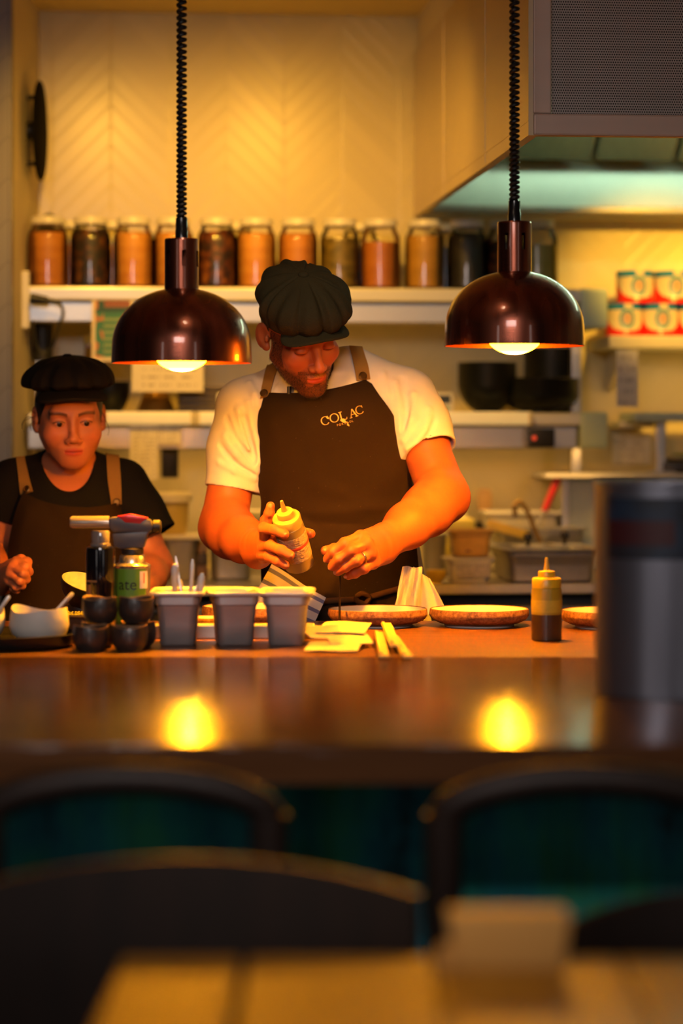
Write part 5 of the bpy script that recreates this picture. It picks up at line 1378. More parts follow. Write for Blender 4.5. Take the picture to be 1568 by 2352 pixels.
def strap_sheet(name, field, left, right, d0, d1, lift, mat, parent, org, thick=0.0025, n=22):
    L = smooth_path([(x, 0, y) for x, y in left], 6); R_ = smooth_path([(x, 0, y) for x, y in right], 6)
    n = len(L) - 1; rows = []
    for i in range(n + 1):
        row = []
        for j in range(7):
            q = L[i].lerp(R_[i], j / 6); p, nn = hit(field, q.x, q.z, d0, d1)
            row.append(None if p is None else Vector(p + nn * lift))
        rows.append(row)
    for j in range(7):                                    # carry rows that miss over the shoulder, backwards
        last = None
        for i in range(n, -1, -1):
            if rows[i][j] is None:
                b_ = rows[i + 1][j] if i < n else Vector(P(L[i].x, L[i].z, (d0 + d1) / 2)); rows[i][j] = b_ + Vector((0, 0.012, -0.002 * (n - i) * 0.2))
    m = MB(); org = Vector(org)
    m.sheet(lambda u, v: rows[min(n, round(u * n))][min(6, round(v * 6))] - org, n, 6, thick)
    return m.build(name, mat, parent)

def snap_button(parent, field, px, py, d0, d1, r, org, lift):
    p, nn = hit(field, px, py, d0, d1)
    if p is None: return
    M = Matrix.Translation(Vector(p + nn * lift) - Vector(org)) @ Vector(nn).to_track_quat('Z', 'Y').to_matrix().to_4x4()
    MB().lathe([(0, 0), (r, 0), (r * 1.03, r * 0.22), (r * 0.8, r * 0.38), (r * 0.7, r * 0.22), (0, r * 0.22)], 24, M=M).build('button', m_button, parent)

# =================================================================== the man in the white T-shirt
HM = Head(P(690, 760, 5.10), euler_R(33.5, 20.0, -11.8), 0.965)
TM = Torso([(862, 744, 96, 5.24, 0.072), (885, 748, 136, 5.24, 0.092), (920, 754, 162, 5.235, 0.108), (980, 760, 178, 5.235, 0.120), (1060, 768, 183, 5.245, 0.122),
            (1150, 776, 178, 5.25, 0.117), (1230, 782, 178, 5.25, 0.118), (1320, 788, 186, 5.25, 0.122), (1430, 794, 198, 5.255, 0.125), (1520, 796, 196, 5.26, 0.120)])
S1, E1, W1 = P(563, 934, 5.235), P(512, 1212, 5.20), P(592, 1259, 4.985)      # his right arm (left in the picture)
S2, E2, W2 = P(934, 914, 5.235), P(1020, 1142, 5.13), P(882, 1249, 4.955)     # his left arm
NB, NT_ = P(735, 868, 5.235), P(712, 812, 5.165)
org_m = (P(785, HY, 5.25).x, 5.25, 0.0)
man = thing('person', 'man in white T-shirt and brown apron, looking down, holding a squeeze bottle', 'person', org_m)
BM = Field()
build_head(BM, HM)
for s in (-1, 1):                                                             # lowered eyelids
    HM.ell(BM, (s * 0.032, -0.0835, 0.0005), (0.0135, 0.0105, 0.0105), 0.005)
    HM.cone(BM, (s * 0.020, -0.0945, -0.0050), (s * 0.044, -0.0895, -0.0045), 0.0009, 0.0009, 0.002, 'sub')
HM.cone(BM, (0, 0.022, -0.045), HM.loc(V(P(742, 900, 5.25)))[0], 0.0475, 0.052, 0.025)
TM.put(BM, -0.014, 0.03)
BM.cone(P(700, 880, 5.25), S1, 0.045, 0.042, 0.03); BM.cone(P(800, 868, 5.25), S2, 0.045, 0.042, 0.03)
def arm(F, S_, E_, W_, ru, re, rf, rw, side, hand_n):
    S_, E_, W_ = map(V, (S_, E_, W_))
    F.chain([S_, S_ + (E_ - S_) * 0.45, E_], [ru, ru * 0.96, re], 0.02)
    fd = W_ - E_
    F.chain([E_, E_ + fd * 0.28, E_ + fd * 0.62, W_], [re * 0.98, rf, rf * 0.86, rw], 0.02)
arm(BM, S1, E1, W1, 0.051, 0.050, 0.053, 0.0325, -1, None)
arm(BM, S2, E2, W2, 0.052, 0.052, 0.053, 0.0330, 1, None)
BM.ell(V(E1) + V((0.012, -0.03, 0.012)), (0.045, 0.05, 0.05), None, 0.02)
BM.ell(V(E2) + V((-0.012, -0.03, 0.008)), (0.048, 0.05, 0.048), None, 0.02)
FING = []
def finger(F, pts, r0, r1, k=0.0045):
    q = [V(P(*p)) for p in pts]; n = len(q)
    rs = [r0 + (r1 - r0) * i / (n - 1) for i in range(n)]
    for i in range(n - 1): F.cone(q[i], q[i + 1], rs[i], rs[i + 1], k if i == 0 else 0.003)
    for i in range(1, n - 1): F.ell(q[i], (rs[i] * 1.05,) * 3, None, 0.004)          # knuckles
    FING.append(q)
# his right hand round the bottle
pm = [P(613, 1226, 4.900), P(610, 1243, 4.890), P(606, 1262, 4.892), P(604, 1280, 4.905)]
for k, q in enumerate(pm): BM.cone(V(W1) + V((0, -0.005, 0.012 - 0.009 * k)), q, 0.026, 0.0135, 0.018)
BM.cone(P(600, 1248, 4.95), P(612, 1240, 4.915), 0.028, 0.022, 0.015)
finger(BM, [(612, 1226, 4.905), (610, 1196, 4.895), (618, 1178, 4.885), (621, 1162, 4.880)], 0.0120, 0.0088)
finger(BM, [(608, 1232, 4.880), (606, 1213, 4.850), (632, 1217, 4.823), (653, 1227, 4.812)], 0.0120, 0.0098)
finger(BM, [(606, 1258, 4.880), (622, 1254, 4.842), (645, 1264, 4.822), (666, 1275, 4.817)], 0.0120, 0.0095)
finger(BM, [(602, 1277, 4.890), (618, 1279, 4.852), (638, 1289, 4.835), (655, 1298, 4.834)], 0.0110, 0.0086)
finger(BM, [(612, 1244, 4.945), (650, 1226, 4.945), (690, 1222, 4.930), (713, 1226, 4.905)], 0.0150, 0.0098)
# his left hand, fingers pinched downwards
km = [P(829, 1234, 4.858), P(842, 1249, 4.846), (850, 1270, 4.850), (856, 1292, 4.866)]
kn = [(829, 1234, 4.858), (842, 1250, 4.846), (850, 1271, 4.850), (856, 1293, 4.866)]
for k, q in enumerate(kn): BM.cone(V(W2) + V((-0.004, 0, 0.016 - 0.011 * k)), P(*q), 0.025, 0.0130, 0.018)
BM.cone(P(860, 1258, 4.91), P(846, 1264, 4.885), 0.027, 0.022, 0.015)
finger(BM, [kn[0], (792, 1248, 4.832), (765, 1268, 4.836), (752, 1283, 4.850)], 0.0125, 0.0092)
finger(BM, [kn[1], (806, 1265, 4.822), (779, 1284, 4.826), (763, 1301, 4.842)], 0.0126, 0.0093)
finger(BM, [kn[2], (818, 1288, 4.824), (793, 1302, 4.830), (776, 1313, 4.846)], 0.0120, 0.0088)
finger(BM, [kn[3], (836, 1306, 4.838), (815, 1317, 4.848), (800, 1323, 4.862)], 0.0108, 0.0080)
finger(BM, [(862, 1262, 4.935), (810, 1262, 4.915), (768, 1262, 4.885), (747, 1265, 4.872)], 0.0150, 0.0098)
for k in range(4): BM.ell(V(P(*kn[k])) + V((0, -0.003, 0.002)), (0.0125, 0.011, 0.0115), None, 0.008)
# meshes: fine for head and hands, coarser elsewhere
hc = HM.c
boxes = [((hc - 0.16), (hc + 0.16)), (V(P(585, 1145, 4.95)) * 1 + V((0, -0.16, -0.16)), V(P(728, 1145, 4.95)) + V((0, 0.035, 0.02))),
         (V(P(735, 1320, 4.9)) + V((0, -0.09, -0.015)), V(P(885, 1205, 4.9)) + V((0, 0.05, 0.0)))]
parts = [BM.mesh(boxes[0][0], boxes[0][1], 0.00125)]
for lo, hi in boxes[1:]: parts.append(BM.mesh(np.minimum(lo, hi), np.maximum(lo, hi), 0.00125))
parts.append(BM.mesh(V((-0.42, 4.75, 0.86)), V((0.42, 5.42, 1.62)), 0.0024, skip=[(np.minimum(a, b_), np.maximum(a, b_)) for a, b_ in boxes]))
bv, bq = join_meshes(parts)
SKIN = V((0.52, 0.125, 0.036))
def tint_man(v):
    L = HM.loc(v); c = np.tile(SKIN, (len(v), 1)); x, y, z = L.T
    near = (np.abs(x) < 0.12) & (y > -0.14) & (y < 0.1) & (z < 0.1) & (z > -0.16)
    def blend(m, col): c[:] = c * (1 - m[:, None]) + V(col) * m[:, None]
    g = lambda a, s: np.exp(-(a / s) ** 2)
    front = near & (y < -0.02)
    blend(0.5 * near * g(np.abs(x) - 0.045, 0.02) * g(z + 0.03, 0.02) * (y < -0.05), (0.56, 0.12, 0.05))
    blend(0.5 * near * g(x, 0.014) * g(z + 0.038, 0.014) * (y < -0.09), (0.56, 0.13, 0.055))
    lips = near * (np.abs(x) < 0.0215) * np.clip(1.25 - np.abs(z + 0.0715) / 0.0074 - (x / 0.0225) ** 2 * 0.6, 0, 1) * (y < -0.085)
    brow = front * (np.abs(np.abs(x) - 0.033) < 0.021) * np.clip(1.2 - np.abs(z - 0.0200 - 0.004 * np.cos((np.abs(x) - 0.03) * 60)) / 0.0050, 0, 1)
    blend(np.clip(brow * 1.3, 0, 0.9), (0.05, 0.02, 0.01))
    lash = front * (np.abs(np.abs(x) - 0.032) < 0.0135) * g(z + 0.0052, 0.0018)
    blend(np.clip(lash, 0, 0.75), (0.06, 0.02, 0.01))
    jaw = near * np.clip((-z - 0.048 - 0.55 * np.clip(0.05 - np.abs(x), 0, 0.03)) / 0.018, 0, 1)
    side = near * (np.abs(x) < 0.072) * np.clip((np.abs(x) - 0.052) / 0.008, 0, 1) * (z < 0.02) * (y > -0.045) * (y < 0.004)
    must = near * (np.abs(x) < 0.034) * g(z + 0.0575, 0.0078) * (y < -0.07)
    gote = near * (np.abs(np.abs(x) - 0.030) < 0.008) * (z < -0.052) * (z > -0.095) * (y < -0.06)
    bare = near * g(z + 0.0835, 0.004) * (np.abs(np.abs(x) - 0.016) < 0.008) * 0.5
    beard = np.clip(np.maximum.reduce([jaw * (z > -0.135), side * 0.85, must * 0.95, gote * 0.8]) - lips - bare, 0, 1)
    rn = RNG.random(len(v)); beard_m = np.clip(beard * (0.62 + 0.4 * rn), 0, 0.92)
    blend(beard_m, (0.022, 0.010, 0.006)); blend(np.clip(lips, 0, 0.85), (0.44, 0.045, 0.03))
    hairm = near * (np.abs(x) < 0.0765) * (y > 0.0) * (z > 0.022) * (np.abs(x) > 0.05); blend(np.clip(hairm * 1.0, 0, 0.85), (0.03, 0.014, 0.008))
    return c, beard
tm, beard = tint_man(bv)
to_object('body', bv, bq, m_skin, man, org_m, tm)
# short beard hairs
def hair_tufts(name, v, q, w, n, ln, mat, parent, org, H, down):
    a, b_, c_ = v[q[:, 0]], v[q[:, 1]], v[q[:, 3]]; nn = np.cross(b_ - a, c_ - a); nl = np.linalg.norm(nn, axis=1)
    nn = nn / np.maximum(nl, 1e-12)[:, None]; wt = w[q].mean(1) * nl; wt = np.where(wt > 0, wt, 0); wt /= wt.sum()
    ix = RNG.choice(len(q), n, p=wt); p = v[q[ix]].mean(1) + (RNG.random((n, 3)) - 0.5) * 0.0012; nn = nn[ix]
    cen = H.c; fl = np.sign(((p - cen) * nn).sum(1)); nn = nn * np.where(fl == 0, 1, fl)[:, None]
    dv = nn * 0.6 + (H.R @ V(down))[None] * 0.8 + (RNG.random((n, 3)) - 0.5) * 0.7; dv /= np.linalg.norm(dv, axis=1)[:, None]
    sd = np.cross(dv, nn + 0.01); sd /= np.maximum(np.linalg.norm(sd, axis=1), 1e-9)[:, None]; th = np.cross(dv, sd); l = ln * (0.6 + 0.8 * RNG.random(n))[:, None]; r = 0.00024
    V4 = np.stack([p + sd * r, p - sd * r * 0.5 + th * r, p - sd * r * 0.5 - th * r, p + dv * l], 1).reshape(-1, 3) - V(org)
    b0 = np.arange(n) * 4; fs = np.concatenate([np.stack([b0, b0 + 1, b0 + 3], 1), np.stack([b0 + 1, b0 + 2, b0 + 3], 1), np.stack([b0 + 2, b0, b0 + 3], 1)])
    me = bpy.data.meshes.new(name); me.from_pydata(V4.tolist(), [], fs.tolist()); me.materials.append(mat)
    o = bpy.data.objects.new(name, me); COL.objects.link(o); o.parent = parent; return o
m_beard = plain('brown_beard', (0.014, 0.007, 0.004), 0.5)
hair_tufts('beard', bv, bq, beard ** 1.5, 5200, 0.0042, m_beard, man, org_m, HM, (0, -0.2, -1.0))
# eyelashes/eyebrows are part of the skin tint; short hair at the temple under the cap
HF = Field(); HM.ell(HF, (0, 0.020, 0.034), (0.0785, 0.0985, 0.094), 0.01)
HF.half(HM.w((0, 0.0, 0.0)), HM.R @ V((0, -1, 0.1)), 'cut'); HF.half(HM.w((0, 0.0, 0.0)), HM.R @ V((0, 0.15, -1)), 'cut')
hv, hq = HF.mesh(hc - 0.16, hc + 0.16, 0.0025); to_object('hair', hv, hq, m_hair, man, org_m)

# cap
def make_cap(H, c, r, tilt, mat, parent, org, btn, brim_c, brim_r, brim_rot, label, band=True, droop=5.0):
    CF = Field(); cap_field(CF, H, c, r, 8, tilt, 0.92 if band else 0.38, 0.0042 if band else 0.0022)
    if band: H.ell(CF, (0, 0.012, c[2] - 0.035), (0.0845, 0.101, 0.026), 0.012)
    lo = H.c - 0.20; v, q = CF.mesh(lo, H.c + 0.20, 0.0017)
    o = to_object('flat_cap', v, q, mat, parent, org)
    B = Field(); bc = V(brim_c); br = V(brim_r); Rb = rot_x(brim_rot)
    def f(p):
        q = (H.loc(p) - bc) @ Rb
        q = q.copy(); q[:, 2] += droop * q[:, 0] ** 2
        k0 = np.sqrt((q[:, 0] / br[0]) ** 2 + (q[:, 1] / br[1]) ** 2); d = (k0 - 1) * br[:2].min()
        dz = np.abs(q[:, 2]) - br[2]; m = np.maximum(d, dz)
        return (np.where((d > -0.004) & (dz > -0.004), np.sqrt(np.maximum(d + 0.004, 0) ** 2 + np.maximum(dz + 0.004, 0) ** 2) - 0.004, m)) * H.s * 0.8
    B.put(f, H.w(bc), br.max() * 1.5, 0.001)
    v, q = B.mesh(H.c - 0.20, H.c + 0.20, 0.0015); b_ = to_object('brim', v, q, mat, o); b_.parent = o
    b_.data.transform(Matrix.Translation(-Vector(org)))
    M = Matrix.Translation(Vector(H.w(btn)) - Vector(org)) @ Matrix([list(r_) for r_ in H.R]).to_4x4()
    MB().lathe([(0.0, 0.006), (0.007, 0.0055), (0.0105, 0.003), (0.0115, 0.0), (0.0105, -0.004), (0, -0.006)], 24, M=M).build('cap_button', mat, o)
    return o
make_cap(HM, (0.008, 0.006, 0.072), (0.099, 0.125, 0.066), 4, m_cap, man, org_m, (0.006, 0.000, 0.1375), (0.004, -0.076, 0.047), (0.078, 0.052, 0.0036), 10, None, True, 4.2)

# T-shirt
TS = Field()
TM.put(TS, 0.0, 0.03)
TS.cone(P(692, 884, 5.25), S1, 0.060, 0.053, 0.05); TS.cone(P(806, 858, 5.235), S2, 0.060, 0.054, 0.05)
TS.cone(P(725, 866, 5.27), P(750, 890, 5.26), 0.066, 0.085, 0.04)
A1 = V(P(530, 1124, 5.215)); A2 = V(P(988, 1037, 5.165))
sv1 = (A1 - V(S1)); sv2 = (A2 - V(S2)); n1 = sv1 / np.linalg.norm(sv1); n2 = sv2 / np.linalg.norm(sv2)
TS.chain([S1, V(S1) + sv1 * 0.5, A1 + n1 * 0.03], [0.0575, 0.0600, 0.0560], 0.035)
TS.chain([S2, V(S2) + sv2 * 0.5, A2 + n2 * 0.03], [0.0590, 0.0620, 0.0580], 0.035)
# sleeve folds (ridges and hollows set from the photograph)
def folds(F, lst, d0, d1):
    base = Field(); base.p = list(F.p)
    for pts, r, s in lst:
        q = []
        for x, y in pts:
            p, nn = hit(base, x, y, d0, d1)
            if p is not None: q.append(p - nn * (r * 0.40 if s > 0 else -r * 0.45))
        for a, b_ in zip(q, q[1:]): F.cone(a, b_, r, r, r * 1.6, 'add' if s > 0 else 'sub')
folds(TS, [([(572, 925), (590, 1010), (594, 1060)], 0.007, 1), ([(548, 940), (572, 1030), (592, 1080)], 0.006, 1), ([(560, 960), (584, 1050)], 0.005, -1),
           ([(515, 1000), (545, 1045), (588, 1080)], 0.006, 1), ([(505, 1020), (535, 1060), (580, 1092)], 0.004, -1), ([(502, 1062), (540, 1082), (585, 1100)], 0.005, 1), ([(520, 960), (540, 1010), (580, 1060)], 0.005, -1),
           ([(905, 880), (915, 930), (920, 985)], 0.007, 1), ([(925, 870), (938, 930), (930, 990)], 0.006, -1), ([(950, 905), (950, 960), (925, 1010)], 0.006, 1),
           ([(985, 940), (975, 990), (935, 1030)], 0.006, 1), ([(1000, 960), (985, 1000), (950, 1035)], 0.004, -1), ([(880, 860), (890, 900), (902, 940)], 0.006, 1), ([(650, 870), (640, 890), (632, 900)], 0.005, 1), ([(572, 880), (585, 905), (592, 930)], 0.006, 1)], 4.9, 5.4)
TS.half(A1, n1 * 1.0 + V((0, 0, 0)), 'cutA'); TS.p.pop()
def hem_cut(F, A, n, S_):
    """trim the sleeve at its hem without touching the trunk"""
    A, n = V(A), V(n)
    def f(p):
        q = p - A; along = q @ n; rad = np.sqrt(np.maximum((q * q).sum(1) - along ** 2, 0))
        return np.where((rad < 0.085) & (along < 0.10), along, -1.0)
    F.put(f, A, 1e3, 0.001, 'cut')
hem_cut(TS, A1, n1, S1)
TS.cone(A1 - n1 * 0.005, A1 + n1 * 0.03, 0.0525, 0.0515, 0.003, 'sub')
# hem of the other sleeve
def hem2(p):
    q = p - A2; along = q @ n2; rad = np.sqrt(np.maximum((q * q).sum(1) - along ** 2, 0)); return np.where((rad < 0.080) & (along < 0.10) & (p[:, 0] > A2[0] - 0.066), along, -1.0)
TS.put(hem2, A2, 1e3, 0.001, 'cut')
TS.cone(A2 - n2 * 0.004, A2 + n2 * 0.03, 0.0535, 0.0525, 0.003, 'sub')
# neck opening and rib collar
NC, NBc = V(HM.w((0, 0.012, -0.055))), V(P(737, 893, 5.225))
NA = NC + (NBc - NC) * 0.85
TS.cone(NC, NBc, 0.0465, 0.0535, 0.004, 'sub')
TS.half(V(P(780, 1440, 5.25)), (0, 0, -1), 'cut')
tv, tq = TS.mesh(V((-0.42, 5.0, 0.92)), V((0.42, 5.45, 1.56)), 0.0026)
tv, tq = largest(tv, tq); tv = smooth_mesh(tv, tq, 1)
tee = to_object('t_shirt', tv, tq, m_tee, man, org_m)
# collar ring standing round the neck
nd = (NBc - NC); nd /= np.linalg.norm(nd); e1 = np.cross(nd, V((1, 0, 0))); e1 /= np.linalg.norm(e1); e2 = np.cross(nd, e1)
ring = []
for i in range(40):
    a = 2 * PI * i / 40; ring.append(NC + nd * (np.linalg.norm(NBc - NC) * (0.80 + 0.10 * math.cos(a))) + (e1 * math.cos(a) + e2 * math.sin(a)) * 0.0525 - V(org_m))
cm = MB(); cm.tube(ring, 0.0075, 10, closed=True); cm.build('collar', m_tee, tee)

# apron
def panel(name, T, left, right, off, mat, parent, org, nu=46, nv=70, wr=None, thick=0.003, dip=0.0):
    L = smooth_path([(x, 0, y) for x, y in left], 12); R_ = smooth_path([(x, 0, y) for x, y in right], 12)
    def samp(c, v):
        f = v * (len(c) - 1); i = min(int(f), len(c) - 2); return c[i].lerp(c[i + 1], f - i)
    org = Vector(org)
    def fn(u, v):
        q = samp(L, v).lerp(samp(R_, v), u); q.z += dip * math.sin(PI * u) ** 0.8 * (1 - v) ** 7; p = T.px(q.x, q.z, off)
        if wr: p = p + Vector((0, -wr(q.x, q.z), 0))
        return p - org
    return MB().sheet(fn, nu, nv, thick).build(name, mat, parent, angle=80)
def wr_m(x, y):
    g = lambda a, s: math.exp(-(a / s) ** 2)
    w = 0.0
    for (x0, y0, x1, y1, s, a) in ((700, 1100, 880, 1175, 16, .005), (720, 1180, 930, 1160, 14, .006), (690, 1195, 900, 1215, 12, -.005), (640, 905, 720, 990, 16, .004), (840, 890, 900, 960, 14, .005),
                                   (610, 930, 640, 1050, 14, .003), (930, 1080, 850, 1130, 14, .004), (700, 1240, 900, 1300, 18, .004), (640, 1150, 760, 1230, 14, -.004), (760, 1330, 900, 1290, 16, .005)):
        dx, dy = x1 - x0, y1 - y0; L2 = dx * dx + dy * dy; t = max(0, min(1, ((x - x0) * dx + (y - y0) * dy) / L2))
        w += a * g(math.hypot(x - x0 - t * dx, y - y0 - t * dy), s) * math.sin(PI * min(1, max(0.05, t * 0.9 + 0.05)))
    return w
ap = panel('apron', TM, [(606, 902), (594, 940), (580, 1000), (578, 1050), (590, 1100), (600, 1150), (598, 1200), (600, 1300), (604, 1440), (606, 1560)],
           [(846, 871), (868, 905), (900, 950), (922, 1000), (936, 1060), (948, 1130), (950, 1200), (958, 1280), (972, 1440), (975, 1560)], 0.012, m_apron, man, org_m, 50, 90, wr_m, dip=14)
# top edge dips at the neck: overlay hem
hem = []
for i in range(30):
    u = i / 29; q = Vector((606, 0, 902)).lerp(Vector((846, 0, 871)), u); q.z += 14 * math.sin(PI * u) ** 0.8; p = TM.px(q.x, q.z, 0.0125); hem.append(p - Vector(org_m))
MB().tube(hem, 0.0022, 8).build('hem', m_apron, ap)
# waist tie with knot
tie = [TM.px(x, y, 0.017) - Vector(org_m) for x, y in ((700, 1386), (760, 1380), (800, 1378), (830, 1376), (862, 1368), (890, 1360), (925, 1350), (955, 1338))]
m_tie = cloth_mat('brown_tie', (0.085, 0.040, 0.015), 800, 0.3, 0.1)
MB().tube(smooth_path(tie, 5), 0.0065, 10, flat=0.5).build('waist_tie', m_tie, ap)
kp = TM.px(832, 1375, 0.024) - Vector(org_m)
kb = MB(); kb.tube(smooth_path([kp + Vector(v) for v in ((-0.012, 0, 0.004), (0, -0.006, 0.011), (0.014, 0, 0.002), (0.006, -0.004, -0.010), (-0.010, -0.002, -0.006), (-0.012, 0, 0.004))], 6), 0.0060, 10)
kb.tube(smooth_path([kp + Vector(v) for v in ((-0.004, 0, -0.004), (-0.010, -0.004, -0.030), (-0.008, -0.003, -0.06))], 6), 0.0055, 8, flat=0.4)
kb.build('knot', m_tie, ap)
# shoulder straps
s1 = strap_sheet('shoulder_strap', TS, [(622, 830), (615, 842), (604, 880), (596, 917)], [(650, 826), (640, 845), (628, 880), (622, 911)], 4.9, 5.4, 0.0035, m_strap, ap, org_m)
s2 = strap_sheet('shoulder_strap', TS, [(802, 798), (806, 815), (812, 842), (818, 876)], [(830, 800), (836, 818), (844, 842), (849, 872)], 4.9, 5.4, 0.0035, m_strap, ap, org_m)
for x, y in ((608, 906), (831, 866)): snap_button(ap, TS, x, y, 4.9, 5.4, 0.0085, org_m, 0.0075)

# embroidered writing on the bib
m_thread = plain('gold_thread', (0.85, 0.50, 0.07), 0.5)
def stroke_letter(ch):
    """serif capitals as lists of (polyline, widths) in a unit box"""
    A = lambda cx, cy, rx, ry, a0, a1, n=26: [(cx + rx * math.cos(math.radians(a0 + (a1 - a0) * i / n)), cy + ry * math.sin(math.radians(a0 + (a1 - a0) * i / n))) for i in range(n + 1)]
    wo = lambda pts, c=0.5: [0.026 + 0.038 * abs(math.cos(math.atan2(p[1] - c, p[0] - c))) for p in pts]
    if ch == 'C':
        a = A(0.5, 0.5, 0.46, 0.48, 42, 322); return [(a, wo(a)), ([(0.86, 0.98), (0.87, 0.68)], [0.03, 0.03])]
    if ch == 'O':
        a = A(0.5, 0.5, 0.48, 0.48, 0, 360); return [(a, wo(a))]
    if ch == 'L': return [([(0.24, 0.02), (0.24, 0.98)], [0.07, 0.07]), ([(0.05, 0.02), (0.86, 0.02), (0.90, 0.26)], [0.035, 0.04, 0.035]), ([(0.05, 0.98), (0.46, 0.98)], [0.035, 0.035])]
    if ch == 'A': return [([(0.14, 0.02), (0.50, 1.0)], [0.035, 0.035]), ([(0.50, 1.0), (0.88, 0.02)], [0.075, 0.075]), ([(0.27, 0.36), (0.73, 0.36)], [0.03, 0.03]), ([(0.0, 0.02), (0.30, 0.02)], [0.03, 0.03]), ([(0.68, 0.02), (1.04, 0.02)], [0.03, 0.03])]
    return []
def strokes_to_mesh(m, strokes, pos, size, place):
    for pts, ws in strokes:
        vs = []
        for i, (x, y) in enumerate(pts):
            a = pts[max(0, i - 1)]; b_ = pts[min(len(pts) - 1, i + 1)]; dx, dy = b_[0] - a[0], b_[1] - a[1]; L = math.hypot(dx, dy) or 1
            for s in (-1, 1): vs.append(place(pos[0], pos[1], pos[2], (x - 0.5 - s * dy / L * ws[i]) * size, (y - 0.5 + s * dx / L * ws[i]) * size))
        m.add(vs, [(2 * i, 2 * i + 1, 2 * i + 3, 2 * i + 2) for i in range(len(pts) - 1)])
def place_px(cx, cy, ang, x, y):
    c, s = math.cos(ang), math.sin(ang); X, Y = cx + x * c + y * s, cy - (y * c - x * s)
    X, Y = cx + x * c - y * s, cy - (x * s + y * c)
    p = TM.px(X, Y, 0.0152); return p + Vector((0, -wr_m(X, Y), 0)) - Vector(org_m)
m = MB(); zx = lambda x, y: (720 + x / 12.06, 910 + y / 12.06)
for ch, x, y, ang, sz in (('C', 322, 678, 14, 19.5), ('O', 572, 602, 15, 20), ('L', 812, 540, 15, 19.5), ('A', 1085, 468, 17, 19.5), ('C', 1275, 380, 17, 19.0)):
    cx, cy = zx(x, y); strokes_to_mesh(m, stroke_letter(ch), (cx, cy, math.radians(ang)), sz, place_px)
m.build('embroidered_name', m_thread, ap, False)
m = MB(); word = 'PORTMADL'; xs = [662, 730, 800, 862, 905, 950, 1020, 1080]; ys = [805, 790, 770, 755, 742, 730, 705, 690]
for ch, x, y in zip(word, xs, ys):
    vs, fs = text_mesh(ch, 6.4); cx, cy = zx(x, y); m.add([place_px(cx, cy, math.radians(16), v.x, v.y) for v in vs], fs)
m.build('embroidered_line', m_thread, ap, False)
m = MB()
for x0, y0, x1, y1, w in ((740, 655, 905, 715, 3.0), (770, 640, 880, 650, 2.0), (800, 690, 860, 720, 2.4), (930, 745, 985, 830, 1.6), (925, 800, 960, 780, 1.6), (350, 560, 420, 630, 2.2)):
    a, b_ = zx(x0, y0), zx(x1, y1); dx, dy = b_[0] - a[0], b_[1] - a[1]; L = math.hypot(dx, dy); vs = []
    for i in range(7):
        t = i / 6; ww = w * math.sin(PI * (0.12 + 0.76 * t))
        for s in (-1, 1): vs.append(place_px(a[0] + dx * t - s * dy / L * ww, a[1] + dy * t + s * dx / L * ww, 0, 0, 0))
    m.add(vs, [(2 * i, 2 * i + 1, 2 * i + 3, 2 * i + 2) for i in range(6)])
m.build('embroidered_motif', m_thread, ap, False)
# clip microphone on the collar
p, nn = hit(TS, 668, 905, 4.9, 5.4); mp = thing('clip_microphone', 'tiny black clip microphone at the man\'s collar', 'microphone', Vector(p + nn * 0.013))
MB().tube([(0, 0, 0.010), (0, -0.001, -0.006)], 0.0045, 12).build('capsule', m_black, mp)
MB().tube(smooth_path([(0, -0.001, -0.005), (0.002, -0.004, -0.018), (0.003, -0.004, -0.032)], 5), 0.0014, 8).build('lead', m_black, mp)
# wedding ring
a, b_ = V(P(*kn[2])), V(P(818, 1288, 4.824)); cen = a + (b_ - a) * 0.62; dv = Vector(b_ - a).normalized()
Mr = Matrix.Translation(Vector(cen) - Vector(org_m)) @ dv.to_track_quat('Z', 'Y').to_matrix().to_4x4()
MB().tube(arc((0, 0, 0), 0.0128, 0, 2 * PI * 39 / 40, 39, 'xy'), 0.0019, 10, closed=True, M=Mr).build('ring', plain('pale_gold', (0.8, 0.7, 0.42), 0.2, 1.0), man)
# finger nails
m_nail = plain('nail', (0.62, 0.26, 0.12), 0.25)
nm = MB()
for q in FING:
    tip, pre = q[-1], q[-2]; ax_ = Vector(tip - pre).normalized(); toc = Vector((0, -1, 0.25)); toc = (toc - ax_ * toc.dot(ax_)).normalized()
    sd = ax_.cross(toc); M = Matrix(((sd.x, ax_.x, toc.x, 0), (sd.y, ax_.y, toc.y, 0), (sd.z, ax_.z, toc.z, 0), (0, 0, 0, 1)))
    M = Matrix.Translation(Vector(tip) + ax_ * 0.0015 + toc * 0.0078 - Vector(org_m)) @ M
    nm.lathe([(0, 0.0012), (0.0028, 0.0009), (0.0046, -0.0003), (0.0050, -0.0012)], 18, M=M, sx=0.95, sy=1.25)
nm.build('fingernails', m_nail, man)
# legs and shoes behind the counter
def legs(T, parent, org, hipz, hw, y, mat, top_py, xc):
    L = Field(); org = V(org)
    L.ell((xc, y, hipz + 0.03), (hw, 0.115, 0.13), None, 0.02)
    for s in (-1, 1):
        L.chain([(xc + s * hw * 0.48, y, hipz), (xc + s * hw * 0.52, y - 0.01, hipz * 0.53), (xc + s * hw * 0.55, y + 0.02, 0.07)], [hw * 0.52, 0.068, 0.058], 0.03)
    v, q = L.mesh(V((xc - 0.3, y - 0.3, 0.02)), V((xc + 0.3, y + 0.3, hipz + 0.2)), 0.008)
    to_object('trousers', smooth_mesh(v, q, 2), q, mat, parent, org)
    for s in (-1, 1):
        MB().box((xc + s * hw * 0.58 - org[0], y - 0.045 - org[1], 0.036), (0.095, 0.27, 0.072), 0.03, 4).build('shoe', m_shoe, parent)
legs(TM, man, org_m, 0.90, 0.175, 5.255, m_trouser, 1430, P(795, HY, 5.25).x)

